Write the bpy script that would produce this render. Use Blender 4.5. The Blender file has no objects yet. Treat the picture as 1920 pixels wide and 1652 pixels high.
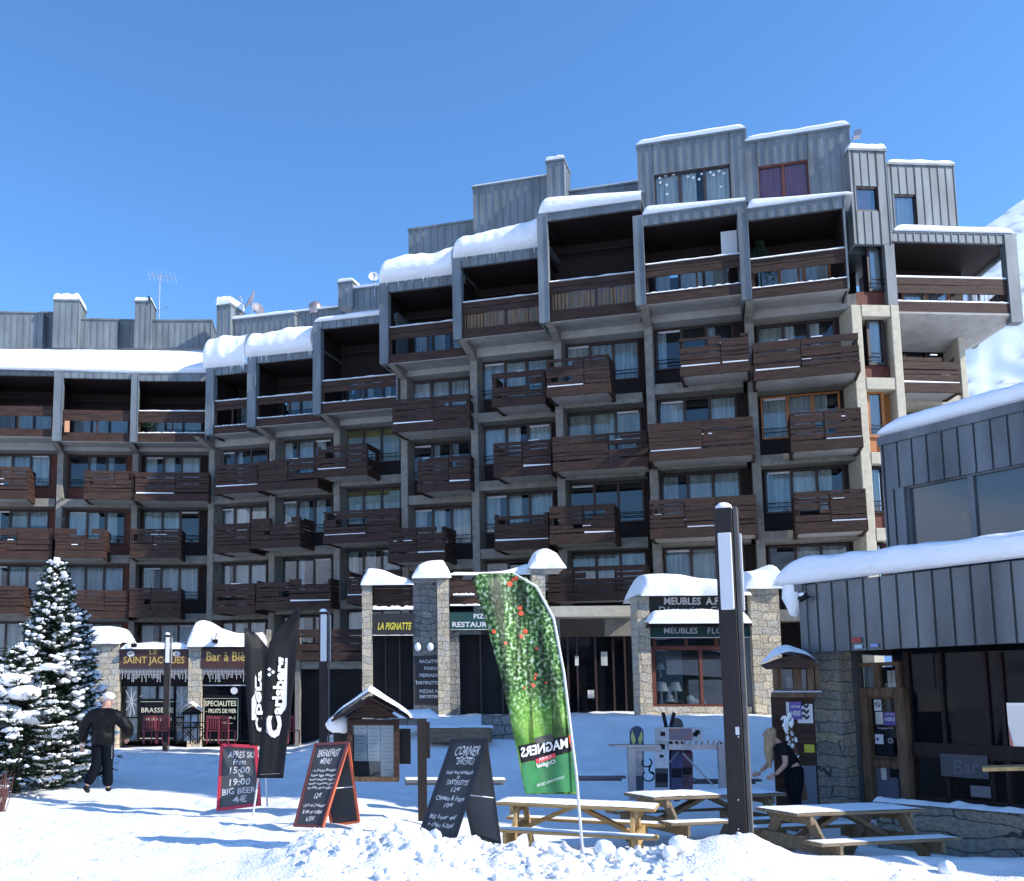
import bpy, math, random
from math import sin, cos, tan, pi, radians
from mathutils import Vector, Matrix, noise
random.seed(7)
S = bpy.context.scene
COL = S.collection
# ------------------------------------------------------------------ camera
PITCH, FPX, XP, YH, EYEZ = .115, 1750., 640., 1310., 1.8
YP = YH - FPX * tan(PITCH)
cd = bpy.data.cameras.new('camera'); camo = bpy.data.objects.new('camera', cd); COL.objects.link(camo)
camo.location = (0, 0, EYEZ); camo.rotation_euler = (pi / 2 + PITCH, 0, 0)
cd.sensor_fit = 'HORIZONTAL'; cd.sensor_width = 36; cd.lens = FPX / 1920 * 36
cd.shift_x = (960 - XP) / 1920; cd.shift_y = (YP - 826) / 1920
cd.clip_start = .1; cd.clip_end = 6000
S.camera = camo
# ------------------------------------------------------------------ sky, sun, exposure
SUN_AZ, SUN_EL = 26., 34.           # degrees from the picture plane towards the camera; height
sd = Vector((cos(radians(SUN_AZ)) * cos(radians(SUN_EL)), -sin(radians(SUN_AZ)) * cos(radians(SUN_EL)), sin(radians(SUN_EL))))
W = bpy.data.worlds.new('World'); S.world = W; W.use_nodes = True
wn = W.node_tree.nodes; wl = W.node_tree.links
sky = wn.new('ShaderNodeTexSky'); sky.sky_type = 'NISHITA'; sky.sun_disc = False
sky.sun_elevation = radians(SUN_EL); sky.sun_rotation = math.atan2(sd.x, sd.y)
sky.altitude = 900; sky.air_density = 1.0; sky.dust_density = .15; sky.ozone_density = 4.5
hs_ = wn.new('ShaderNodeHueSaturation'); hs_.inputs['Saturation'].default_value = 1.13; wl.new(sky.outputs[0], hs_.inputs['Color']); wl.new(hs_.outputs[0], wn['Background'].inputs[0]); wn['Background'].inputs[1].default_value = .135
ld = bpy.data.lights.new('sun', 'SUN'); ld.energy = 2.8; ld.angle = radians(.53); ld.color = (1, .95, .87)
lo = bpy.data.objects.new('sun', ld); COL.objects.link(lo); lo.rotation_euler = sd.to_track_quat('Z', 'Y').to_euler(); lo.location = (30, -20, 40)
S.view_settings.view_transform = 'Standard'; S.view_settings.look = 'None'; S.view_settings.exposure = 1.15; S.view_settings.gamma = 1
S.render.engine = 'CYCLES'
# ------------------------------------------------------------------ projection helpers (photo pixels <-> places)
_cp, _sp = cos(PITCH), sin(PITCH)
def ray(x, y):
    a, b = (x - XP) / FPX, (YP - y) / FPX
    v = Vector((a, _cp - b * _sp, _sp + b * _cp)); return v / v.y
def at(x, y, Y):
    v = ray(x, y) * Y; v.z += EYEZ; return v
ORG = {}
def V(*a): return Vector(a)
class MB:
    def __init__(s): s.v = []; s.f = []; s.m = []; s.sm = []
    def add(s, vs, fs, m=0, smooth=False):
        n = len(s.v); s.v += [Vector(p) for p in vs]
        for f in fs: s.f.append([n + i for i in f]); s.m.append(m); s.sm.append(smooth)
    def obox(s, p, a, b, c, m=0):
        p, a, b, c = Vector(p), Vector(a), Vector(b), Vector(c)
        vs = [p, p + a, p + a + b, p + b, p + c, p + a + c, p + a + b + c, p + b + c]
        fs = [(0, 3, 2, 1), (4, 5, 6, 7), (0, 1, 5, 4), (1, 2, 6, 5), (2, 3, 7, 6), (3, 0, 4, 7)]
        if a.cross(b).dot(c) < 0: fs = [f[::-1] for f in fs]
        s.add(vs, fs, m)
    def box(s, x0, x1, y0, y1, z0, z1, m=0): s.obox((x0, y0, z0), (x1 - x0, 0, 0), (0, y1 - y0, 0), (0, 0, z1 - z0), m)
    def bar(s, p, q, w, h, up=(0, 0, 1), m=0):
        p, q = Vector(p), Vector(q); d = q - p; n = d.normalized(); up = Vector(up)
        a = n.cross(up)
        if a.length < 1e-4: a = n.cross(Vector((1, 0, 0)))
        a.normalize(); b = a.cross(n).normalized()
        s.obox(p - a * w / 2 - b * h / 2, d, a * w, b * h, m)
    def prism(s, poly, ext, m=0):
        poly = [Vector(p) for p in poly]; ext = Vector(ext); n = len(poly)
        nr = Vector((0, 0, 0))
        for i in range(n): nr += poly[i].cross(poly[(i + 1) % n])
        if nr.dot(ext) > 0: poly = poly[::-1]
        vs = poly + [p + ext for p in poly]
        fs = [list(range(n)), list(range(2 * n - 1, n - 1, -1))] + [(i, i + n, (i + 1) % n + n, (i + 1) % n) for i in range(n)]
        s.add(vs, fs, m)
    def tube(s, pts, rs, n=8, m=0, smooth=True, cap=True):
        pts = [Vector(p) for p in pts]
        if not hasattr(rs, '__len__'): rs = [rs] * len(pts)
        vs = []; up = None
        for i, p in enumerate(pts):
            d = (pts[min(i + 1, len(pts) - 1)] - pts[max(i - 1, 0)]).normalized()
            if up is None:
                up = Vector((0, 0, 1)) if abs(d.z) < .9 else Vector((1, 0, 0))
            a = d.cross(up).normalized(); up = a.cross(d).normalized()
            for k in range(n):
                t = 2 * pi * k / n; vs.append(p + (a * cos(t) + up * sin(t)) * rs[i])
        fs = [(i * n + k, i * n + (k + 1) % n, (i + 1) * n + (k + 1) % n, (i + 1) * n + k) for i in range(len(pts) - 1) for k in range(n)]
        s.add(vs, fs, m, smooth)
        if cap: s.add(vs[:n], [list(range(n))[::-1]], m); s.add(vs[-n:], [list(range(n))], m)
    def grid(s, fn, nu, nv, m=0, smooth=True, flip=False):
        vs = [fn(i / nu, j / nv) for j in range(nv + 1) for i in range(nu + 1)]; w = nu + 1
        fs = [(j * w + i, j * w + i + 1, (j + 1) * w + i + 1, (j + 1) * w + i) for j in range(nv) for i in range(nu)]
        if flip: fs = [f[::-1] for f in fs]
        s.add(vs, fs, m, smooth)
    def ball(s, c, r, n=8, m=0, rough=0, sq=(1, 1, 1)):
        c = Vector(c)
        def fn(a, b):
            t, p = 2 * pi * a, pi * b - pi / 2
            d = Vector((cos(t) * cos(p) * sq[0], sin(t) * cos(p) * sq[1], sin(p) * sq[2]))
            if rough: d *= 1 + rough * noise.noise((c + d * r) * (1.1 / r) + Vector((c.x * 3, c.y * 7, 1)))
            return c + d * r
        s.grid(fn, n, max(3, n // 2), m)
    def build(s, name, mats, parent=None, origin=None, bevel=0):
        if not hasattr(mats, '__len__'): mats = [mats]
        me = bpy.data.meshes.new(name); o = bpy.data.objects.new(name, me); COL.objects.link(o)
        org = ORG[parent] if parent else Vector(origin or (0, 0, 0))
        me.from_pydata([p - org for p in s.v], [], s.f)
        for m in mats: me.materials.append(m)
        me.polygons.foreach_set('material_index', s.m); me.polygons.foreach_set('use_smooth', s.sm); me.update()
        if parent: o.parent = parent
        else: o.location = org
        ORG[o] = org
        if bevel:
            b = o.modifiers.new('bevel', 'BEVEL'); b.width = bevel; b.segments = 1; b.limit_method = 'ANGLE'
        return o
def tag(o, label=None, cat=None, group=None, kind=None):
    for k, v in (('label', label), ('category', cat), ('group', group), ('kind', kind)):
        if v: o[k] = v
    return o
def empty(name, loc, label, cat, group=None, kind=None):
    o = bpy.data.objects.new(name, None); COL.objects.link(o); o.location = loc; o.empty_display_size = .3; ORG[o] = Vector(loc)
    return tag(o, label, cat, group, kind)
def copy_tree(o, parent=None):
    c = o.copy(); COL.objects.link(c); c.parent = parent; ORG[c] = ORG.get(o, Vector((0, 0, 0)))
    for ch in [x for x in COL.objects if x.parent == o]: copy_tree(ch, c)
    return c
class Frame:
    """a vertical plane standing in the place: p = left foot, u = direction along it, o = direction out of it towards the square"""
    def __init__(s, xl, Yl, xr, Yr, skew=None, yref=900):
        a, b = at(xl, yref, Yl), at(xr, yref, Yr); a.z = b.z = 0
        s.p = a; s.w = (b - a).length; s.u = (b - a).normalized(); n = Vector((s.u.y, -s.u.x, 0))
        s.n = n
        s.o = Vector((-sin(radians(skew)), -cos(radians(skew)), 0)) if skew is not None else n
        s.c = Vector((0, 0, EYEZ))
    def P(s, u, out, z): return s.p + s.u * u + s.o * out + Vector((0, 0, z))
    def inv(s, x, y, out=0):
        r = ray(x, y); q = s.p + s.o * out
        t = (q - s.c).dot(s.n) / r.dot(s.n); h = s.c + r * t
        return (h - q).dot(s.u), h.z
    def z(s, x, y, out=0): return s.inv(x, y, out)[1]
    def ux(s, x, out=0, y=900): return s.inv(x, y, out)[0]
    def box(s, mb, u0, u1, o0, o1, z0, z1, m=0): mb.obox(s.P(u0, o0, z0), s.u * (u1 - u0), s.o * (o1 - o0), (0, 0, z1 - z0), m)
    def rect(s, mb, x0, y0, x1, y1, out, th, m=0):
        """box whose front, at distance out from the plane, fills the given photo rectangle"""
        ym, xm = (y0 + y1) / 2, (x0 + x1) / 2
        s.box(mb, s.ux(x0, out, ym), s.ux(x1, out, ym), out, out - th, s.z(xm, y1, out), s.z(xm, y0, out), m)
    def quadz(s, mb, u0, u1, o0, o1, zl0, zr0, zl1, zr1, m=0):
        """box with sloping bottom (zl0..zr0) and top (zl1..zr1)"""
        vs = [s.P(u0, o0, zl0), s.P(u1, o0, zr0), s.P(u1, o1, zr0), s.P(u0, o1, zl0), s.P(u0, o0, zl1), s.P(u1, o0, zr1), s.P(u1, o1, zr1), s.P(u0, o1, zl1)]
        fs = [(0, 3, 2, 1), (4, 5, 6, 7), (0, 1, 5, 4), (1, 2, 6, 5), (2, 3, 7, 6), (3, 0, 4, 7)]
        if o0 > o1: pass
        else: fs = [f[::-1] for f in fs]
        mb.add(vs, fs, m)
# ------------------------------------------------------------------ materials
def nt(name):
    m = bpy.data.materials.new(name); m.use_nodes = True; t = m.node_tree; return m, t, t.nodes['Principled BSDF'], t.nodes.new, t.links.new
def pri(name, col, rough=.7, metal=0, var=.0, vscale=4., bump=0, bscale=20., spec=.5, stretch=(1, 1, 1), col2=None, alpha=1, coord='pos', detail=6, sharp=None):
    m, t, b, N, L = nt(name)
    b.inputs['Base Color'].default_value = (*col, 1); b.inputs['Roughness'].default_value = rough; b.inputs['Metallic'].default_value = metal
    b.inputs['Specular IOR Level'].default_value = spec
    if var or col2 or bump:
        g = N('ShaderNodeNewGeometry') if coord == 'pos' else N('ShaderNodeTexCoord')
        mp = N('ShaderNodeMapping'); mp.inputs['Scale'].default_value = stretch; L(g.outputs['Position' if coord == 'pos' else 'Object'], mp.inputs[0])
    if var or col2:
        n = N('ShaderNodeTexNoise'); n.inputs['Scale'].default_value = vscale; n.inputs['Detail'].default_value = detail; L(mp.outputs[0], n.inputs['Vector'])
        r = N('ShaderNodeValToRGB'); L(n.outputs['Fac'], r.inputs[0]); lo, hi = sharp or (.3, .7)
        r.color_ramp.elements[0].position = lo; r.color_ramp.elements[1].position = hi
        c2 = col2 or tuple(c * (1 + var) for c in col); c1 = col if col2 else tuple(c * (1 - var) for c in col)
        r.color_ramp.elements[0].color = (*c1, 1); r.color_ramp.elements[1].color = (*c2, 1); L(r.outputs[0], b.inputs['Base Color'])
    if bump:
        n2 = N('ShaderNodeTexNoise'); n2.inputs['Scale'].default_value = bscale; n2.inputs['Detail'].default_value = 8; L(mp.outputs[0], n2.inputs['Vector'])
        bp = N('ShaderNodeBump'); bp.inputs['Strength'].default_value = bump; bp.inputs['Distance'].default_value = .05; L(n2.outputs['Fac'], bp.inputs['Height']); L(bp.outputs[0], b.inputs['Normal'])
    return m
def stone_mat(name, cols, mortar, scale=3.2, strength=.8):
    """roughly coursed rubble: a distorted brick pattern, each stone with its own tone, fine grain over it"""
    m, t, b, N, L = nt(name)
    g = N('ShaderNodeNewGeometry'); sp = N('ShaderNodeSeparateXYZ'); L(g.outputs['Position'], sp.inputs[0]); ad = N('ShaderNodeMath'); L(sp.outputs[0], ad.inputs[0]); L(sp.outputs[1], ad.inputs[1])
    cb = N('ShaderNodeCombineXYZ'); L(ad.outputs[0], cb.inputs[0]); L(sp.outputs[2], cb.inputs[1])
    nz = N('ShaderNodeTexNoise'); nz.inputs['Scale'].default_value = 1.7; nz.inputs['Detail'].default_value = 3; L(g.outputs['Position'], nz.inputs['Vector'])
    mxx = N('ShaderNodeVectorMath'); mxx.operation = 'MULTIPLY_ADD'; mxx.inputs[1].default_value = (.42, .34, 0); L(nz.outputs['Color'], mxx.inputs[0]); L(cb.outputs[0], mxx.inputs[2])
    bk = N('ShaderNodeTexBrick'); L(mxx.outputs[0], bk.inputs['Vector']); bk.inputs['Scale'].default_value = scale / 3.2; bk.inputs['Brick Width'].default_value = .37; bk.inputs['Row Height'].default_value = .23; bk.inputs['Mortar Size'].default_value = .011; bk.inputs['Mortar Smooth'].default_value = .6
    bk.offset = .37; bk.squash = .72; bk.squash_frequency = 2; bk.inputs['Color1'].default_value = (0, 0, 0, 1); bk.inputs['Color2'].default_value = (1, 1, 1, 1); bk.inputs['Mortar'].default_value = (.5, .5, .5, 1)
    v = N('ShaderNodeTexNoise'); v.inputs['Scale'].default_value = 2.1; L(g.outputs['Position'], v.inputs['Vector'])
    mm = N('ShaderNodeMixRGB'); mm.inputs[0].default_value = .35; L(bk.outputs['Color'], mm.inputs[1]); L(v.outputs['Fac'], mm.inputs[2])
    r = N('ShaderNodeValToRGB'); L(mm.outputs[0], r.inputs[0])
    while len(r.color_ramp.elements) < len(cols): r.color_ramp.elements.new(.5)
    for i, c in enumerate(cols): r.color_ramp.elements[i].position = .12 + .76 * i / (len(cols) - 1); r.color_ramp.elements[i].color = (*c, 1)
    n3 = N('ShaderNodeTexNoise'); n3.inputs['Scale'].default_value = 19; n3.inputs['Detail'].default_value = 9; L(g.outputs['Position'], n3.inputs['Vector'])
    mul = N('ShaderNodeMixRGB'); mul.blend_type = 'OVERLAY'; mul.inputs[0].default_value = .8; L(r.outputs[0], mul.inputs[1]); L(n3.outputs['Fac'], mul.inputs[2])
    mx = N('ShaderNodeMixRGB'); L(bk.outputs['Fac'], mx.inputs[0]); L(mul.outputs[0], mx.inputs[1]); mx.inputs[2].default_value = (*mortar, 1)
    L(mx.outputs[0], b.inputs['Base Color']); b.inputs['Roughness'].default_value = .9
    bp = N('ShaderNodeBump'); bp.inputs['Strength'].default_value = strength; bp.inputs['Distance'].default_value = .04
    a2 = N('ShaderNodeMath'); a2.operation = 'MULTIPLY_ADD'; L(bk.outputs['Fac'], a2.inputs[0]); a2.inputs[1].default_value = -.7; L(n3.outputs['Fac'], a2.inputs[2])
    L(a2.outputs[0], bp.inputs['Height']); L(bp.outputs[0], b.inputs['Normal'])
    return m
M = {}
M['snow'] = pri('snow', (.90, .905, .91), .85, 0, .025, .8, .35, 6, .2)
def ground_snow():
    m, t, b, N, L = nt('trodden_snow'); b.inputs['Roughness'].default_value = .85; b.inputs['Specular IOR Level'].default_value = .2; g = N('ShaderNodeNewGeometry')
    def nz(sc, d): n = N('ShaderNodeTexNoise'); n.inputs['Scale'].default_value = sc; n.inputs['Detail'].default_value = d; L(g.outputs['Position'], n.inputs['Vector']); return n
    def rp(n, a, b_, c, d): r = N('ShaderNodeValToRGB'); r.color_ramp.elements[0].position = a; r.color_ramp.elements[1].position = b_; r.color_ramp.elements[0].color = (*c, 1); r.color_ramp.elements[1].color = (*d, 1); L(n.outputs['Fac'], r.inputs[0]); return r
    base = rp(nz(1.1, 8), .35, .65, (.83, .835, .84), (.93, .93, .93)); sp = rp(nz(17, 3), .70, .76, (1, 1, 1), (.66, .62, .57)); gate = rp(nz(.7, 2), .45, .6, (0, 0, 0), (1, 1, 1))
    mx = N('ShaderNodeMixRGB'); mx.blend_type = 'MULTIPLY'; L(gate.outputs[0], mx.inputs[0]); L(base.outputs[0], mx.inputs[1]); L(sp.outputs[0], mx.inputs[2]); L(mx.outputs[0], b.inputs['Base Color'])
    ad = N('ShaderNodeMath'); L(nz(9, 9).outputs['Fac'], ad.inputs[0]); L(nz(38, 4).outputs['Fac'], ad.inputs[1]); bp = N('ShaderNodeBump'); bp.inputs['Strength'].default_value = .65; bp.inputs['Distance'].default_value = .04; L(ad.outputs[0], bp.inputs['Height']); L(bp.outputs[0], b.inputs['Normal']); return m
M['snow_ground'] = ground_snow()
M['snow_rough'] = pri('rough_snow', (.86, .87, .89), .85, 0, .03, 2, .9, 9, .2)
M['snow_roof'] = pri('roof_snow', (.86, .87, .89), .85, 0, .03, 1.2, .8, 3.5, .2, (1, 1, 2.4))
M['zinc'] = pri('zinc_cladding', (.165, .19, .205), .65, .15, .24, 2.0, .08, 3, .5, (1, 1, .35))
M['zinc_dark'] = pri('dark_zinc', (.12, .13, .14), .45, .2, .45, 1.4, .08, 3, .5, (1, 1, .25))
M['seam'] = pri('zinc_seam_shadow', (.11, .125, .13), .6)  # dark seam line with the shadow of the rib put into its colour
ZN = [M['zinc'], M['seam']]; ZD = [M['zinc_dark'], pri('dark_zinc_seam_shadow', (.02, .025, .03), .6)]
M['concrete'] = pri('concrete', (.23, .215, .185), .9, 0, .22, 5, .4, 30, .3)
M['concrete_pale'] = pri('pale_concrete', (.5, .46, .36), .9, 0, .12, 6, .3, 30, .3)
M['soffit'] = pri('painted_soffit', (.36, .35, .33), .9, 0, .12, 3, .1, 20, .3)
M['wood'] = pri('brown_boards', (.046, .023, .016), .75, 0, .55, 2.0, .3, 14, .35, (1, 1, 9))
M['wood_wall'] = pri('dark_brown_wall', (.020, .011, .010), .7, 0, .25, 3, .15, 14, .3, (4, 4, .6))
M['wood_red'] = pri('red_brown_panel', (.13, .045, .032), .7, 0, .2, 3, .15, 14, .3)
M['wood_orange'] = pri('orange_varnished_wood', (.40, .15, .04), .5, 0, .15, 3, .1, 14, .4, (3, 3, .5))
M['black'] = pri('near_black', (.005, .005, .006), .6, spec=.25)
M['black_cloth'] = pri('black_cloth', (.005, .006, .010), .7, 0, .3, 3, .2, 6, .2)
M['frame'] = pri('dark_window_frame', (.035, .02, .018), .5)
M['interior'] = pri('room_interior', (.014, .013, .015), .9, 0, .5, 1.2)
M['metal'] = pri('grey_metal', (.32, .33, .36), .4, .7, .1, 5)
M['white'] = pri('white_paint', (.62, .63, .65), .6)
def curtain(name, c, k):
    m, t, b, N, L = nt(name); g = N('ShaderNodeNewGeometry'); mp = N('ShaderNodeMapping'); mp.inputs['Scale'].default_value = (1, .3, .05); L(g.outputs['Position'], mp.inputs[0])
    n = N('ShaderNodeTexNoise'); n.inputs['Scale'].default_value = k; n.inputs['Detail'].default_value = 3; L(mp.outputs[0], n.inputs['Vector'])
    r = N('ShaderNodeValToRGB'); L(n.outputs['Fac'], r.inputs[0]); r.color_ramp.elements[0].position = .35; r.color_ramp.elements[1].position = .65
    r.color_ramp.elements[0].color = (*[x * .62 for x in c], 1); r.color_ramp.elements[1].color = (*c, 1); L(r.outputs[0], b.inputs['Base Color']); b.inputs['Roughness'].default_value = .9
    return m
CUR = [curtain('white_curtain', (.92, .90, .84), 9), curtain('grey_curtain', (.70, .70, .66), 8), curtain('pale_blue_curtain', (.66, .72, .76), 10)]
CUR_Y = curtain('mustard_blind', (.42, .33, .10), 2); CUR_C = curtain('cream_curtain', (.62, .60, .48), 8); CUR_R = curtain('red_curtain', (.55, .16, .24), 10); CUR_P = curtain('pink_blind', (.75, .38, .36), 3)
def glass(name, tint=(.02, .03, .05), refl=1.0, solid=.35, rough=.02):
    m, t, b, N, L = nt(name); out = t.nodes['Material Output']
    tr = N('ShaderNodeBsdfTransparent'); tr.inputs[0].default_value = (.85, .9, .92, 1); gl = N('ShaderNodeBsdfGlossy'); gl.inputs['Roughness'].default_value = rough
    b.inputs['Base Color'].default_value = (*tint, 1); b.inputs['Roughness'].default_value = .5; b.inputs['Specular IOR Level'].default_value = 0
    mx = N('ShaderNodeMixShader'); mx.inputs[0].default_value = solid; L(tr.outputs[0], mx.inputs[1]); L(b.outputs[0], mx.inputs[2])
    fr = N('ShaderNodeFresnel'); fr.inputs[0].default_value = 1.55; mu = N('ShaderNodeMath'); mu.operation = 'MULTIPLY_ADD'; mu.inputs[1].default_value = refl; mu.inputs[2].default_value = .05 * refl; L(fr.outputs[0], mu.inputs[0])
    nz = N('ShaderNodeTexNoise'); nz.inputs['Scale'].default_value = .8; bp = N('ShaderNodeBump'); bp.inputs['Strength'].default_value = .08; g = N('ShaderNodeNewGeometry'); L(g.outputs['Position'], nz.inputs['Vector']); L(nz.outputs['Fac'], bp.inputs['Height']); L(bp.outputs[0], gl.inputs['Normal'])
    m2 = N('ShaderNodeMixShader'); L(mu.outputs[0], m2.inputs[0]); L(mx.outputs[0], m2.inputs[1]); L(gl.outputs[0], m2.inputs[2]); L(m2.outputs[0], out.inputs[0])
    return m
M['glass'] = glass('window_glass', refl=.6, solid=.06)
M['glass_dark'] = glass('dark_window_glass', (.006, .007, .010), .12, .85)
M['needle'] = pri('fir_needles', (.020, .038, .022), .8, 0, .5, 3, 0, 1, .2); M['bark'] = pri('bark', (.05, .035, .028), .9)
M['stone'] = stone_mat('pale_rubble_stone', [(.34, .30, .24), (.50, .42, .29), (.42, .40, .35), (.60, .50, .35), (.34, .32, .29)], (.20, .18, .15), 3.3)
M['stone_grey'] = stone_mat('grey_rubble_stone', [(.17, .175, .18), (.27, .26, .23), (.21, .215, .21), (.32, .29, .24)], (.05, .05, .05), 3.3)
def T(s, size=1., ext=.004, bold=0., shear=0., space=1.):
    """flat lettering: vertices in the xy plane, box 0..w x 0..h"""
    c = bpy.data.curves.new('t', 'FONT'); c.body = s; c.size = size; c.extrude = 0; c.offset = bold; c.shear = shear; c.space_character = space; c.resolution_u = 2
    o = bpy.data.objects.new('t', c); COL.objects.link(o); dg = bpy.context.evaluated_depsgraph_get(); me = bpy.data.meshes.new_from_object(o.evaluated_get(dg))
    vs = [v.co.copy() for v in me.vertices]; fs = [list(p.vertices) for p in me.polygons]
    bpy.data.objects.remove(o); bpy.data.curves.remove(c); bpy.data.meshes.remove(me)
    x0 = min(v.x for v in vs); x1 = max(v.x for v in vs); y0 = min(v.y for v in vs); y1 = max(v.y for v in vs)
    return [((v.x - x0) / (x1 - x0), (v.y - y0) / (y1 - y0)) for v in vs], fs
def ftext(F, mb, s, x0, y0, x1, y1, out, m=0, mirror=False, **k):
    vs, fs = T(s, **k); pts = []
    for a, b in vs:
        if mirror: a = 1 - a
        u, z = F.inv(x0 + (x1 - x0) * a, y1 + (y0 - y1) * b, out); pts.append(F.P(u, out, z))
    mb.add(pts, fs, m)
# ------------------------------------------------------------------ the stepped apartment building
#        xl   xr    Yc    skew   heads at left                 heads at right                panes (x0,x1)*3
BAYS = [(-32, 110, 41.9, -3, [842, 948, 1053, 1162], [844, 950, 1055, 1164], [(-12, 20), (25, 56), (61, 92)]),
        (112, 252, 41.9, -2, [844, 950, 1055, 1164], [846, 952, 1056, 1165], [(132, 164), (170, 200), (205, 235)]),
        (253, 391, 41.9, 0, [846, 950, 1057, 1166], [846, 950, 1057, 1166], [(273, 303), (308, 338), (343, 374)]),
        (396, 503, 40.9, 28, [839, 945, 1052, 1161], [830, 940, 1050, 1162], [(413, 442), (447, 474), (479, 501)]),
        (510, 624, 39.8, 28, [819, 932, 1042, 1152], [812, 925, 1039, 1150], [(528, 558), (563, 591), (596, 622)]),
        (631, 753, 38.5, 28, [796, 911, 1026, 1142], [790, 906, 1022, 1138], [(649, 680), (685, 715), (721, 750)]),
        (758, 884, 36.6, 28, [704, 824, 945, 1070], [696, 817, 942, 1066], [(777, 810), (816, 847), (852, 882)]),
        (891, 1044, 35.0, 28, [666, 791, 920, 1048], [657, 781, 912, 1042], [(911, 948), (953, 990), (996, 1035)]),
        (1052, 1218, 33.4, 26, [635, 766, 899, 1036], [619, 752, 891, 1022], [(1070, 1112), (1118, 1157), (1162, 1204)]),
        (1226, 1411, 32.0, 24, [605, 739, 880, 1021], [585, 724, 870, 1016], [(1243, 1284), (1290, 1335), (1340, 1385)]),
        (1420, 1618, 31.05, 22, [595, 732, 872, 1016], [577, 717, 862, 1010], [(1437, 1478), (1485, 1530), (1535, 1580)])]
ANG = [3, 3, 0, -16, -16, -16, -16, -16, -15, -15, -15]
apt = empty('apartment_building', at(900, 1395, 37) * 1.0, 'long stepped apartment building with brown balconies and grey metal clad top storeys behind the square', 'building')
FR = []
for i, b in enumerate(BAYS):
    w = (b[1] - b[0]) / FPX * b[2]; h = w / 2 * tan(radians(ANG[i]))
    FR.append(Frame(b[0], b[2] - h, b[1], b[2] + h, b[3]))
ZH = []
for i, b in enumerate(BAYS):
    F = FR[i]; zs = [(F.z(b[0], b[4][k]) + F.z(b[1], b[5][k])) / 2 for k in range(4)]
    zs.append(zs[3] - 2.7); zs.append(zs[4] - 2.7); ZH.append(zs)
RO = -.75                                  # the window wall stands this far behind the column fronts
def clad(F, mb, u0, u1, out, th, z0, z1, sp=.30, zr0=None, zr1=None, m=0, mr=0):
    zr0 = z0 if zr0 is None else zr0; zr1 = z1 if zr1 is None else zr1
    F.quadz(mb, u0, u1, out, out - th, z0, zr0, z1, zr1, m)
    n = max(1, int(round(abs(u1 - u0) / sp)))
    for k in range(n + 1):
        t = k / n; u = u0 + (u1 - u0) * t; a, b = z0 + (zr0 - z0) * t, z1 + (zr1 - z1) * t
        F.box(mb, u - .014, u + .014, out + .024, out, a, b, mr)
        if k < n: F.box(mb, u + .014, u + .036, out + .003, out, a + .002, b - .002, 1)  # seam strip beside the rib, its shadow painted dark
wins = {}
def window(F, parent, u0, u1, z0, z1, out, npane=1, fr=.06, cur=None, cover=1., mats=None, depth=.06, panes=None, name='window', rails=False, room=True, glassm=None, topband=False):
    """frame ring + mullions, one sheet of glass, curtains hung behind it, a dark room behind them"""
    mats = mats or M['frame']
    mb = MB(); F.box(mb, u0 - fr, u1 + fr, out + depth, out - .04, z1, z1 + fr); F.box(mb, u0 - fr, u1 + fr, out + depth + .02, out - .04, z0 - fr, z0)
    F.box(mb, u0 - fr, u0, out + depth, out - .04, z0, z1); F.box(mb, u1, u1 + fr, out + depth, out - .04, z0, z1)
    w = (u1 - u0) / npane
    for k in range(1, npane): F.box(mb, u0 + w * k - .045, u0 + w * k + .045, out + depth - .005, out - .04, z0, z1)
    wo = mb.build(name, mats, parent)
    g = MB(); F.box(g, u0, u1, out, out - .012, z0, z1); g.build('pane', glassm or M['glass'], wo)
    c = MB(); cm = []
    for k in range(npane):
        a, b = u0 + w * k + .02, u0 + w * (k + 1) - .02; cc = cur[k % len(cur)] if cur else None
        if cc is None: continue
        mat, lo, hi, f0, f1 = cc
        if mat not in cm: cm.append(mat)
        def fn(s, t, a=a, b=b, f0=f0, f1=f1, lo=lo, hi=hi):
            u = a + (b - a) * (f0 + (f1 - f0) * s); return F.P(u, out - .10 - .025 * sin(s * (f1 - f0) * 34 + k), z0 + (z1 - z0) * (lo + (hi - lo) * t))
        c.grid(fn, 22, 1, cm.index(mat))
    if cm: c.build('curtain', cm, wo)
    if room:
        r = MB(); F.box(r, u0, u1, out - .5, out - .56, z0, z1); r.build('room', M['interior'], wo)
    if rails:
        r = MB()
        for zz in (.14, .28): F.box(r, u0 - .02, u1 + .02, out + .16, out + .13, z0 + zz, z0 + zz + .03)
        r.build('railing', M['black'], wo)
    return wo
def mixcur(rnd, i, lv):
    out = []
    style = rnd.random()
    for k in range(3):
        r = rnd.random()
        if style < .15: out.append(None if r < .5 else (CUR[2], 0, 1, 0, .35))
        elif style < .3: out.append((CUR_C if r < .5 else CUR[1], .35 + .3 * r, 1, 0, 1) if r < .8 else (CUR[0], 0, 1, 0, .45))
        elif style < .75: out.append((CUR[(i + lv) % 2 if r < .8 else 2], 0, 1, 0, 1 if r > .25 else .6))
        else: out.append((CUR[int(r * 3)], 0, 1, 0, 1) if r < .7 else None)
    return out
rnd = random.Random(11)
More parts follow.
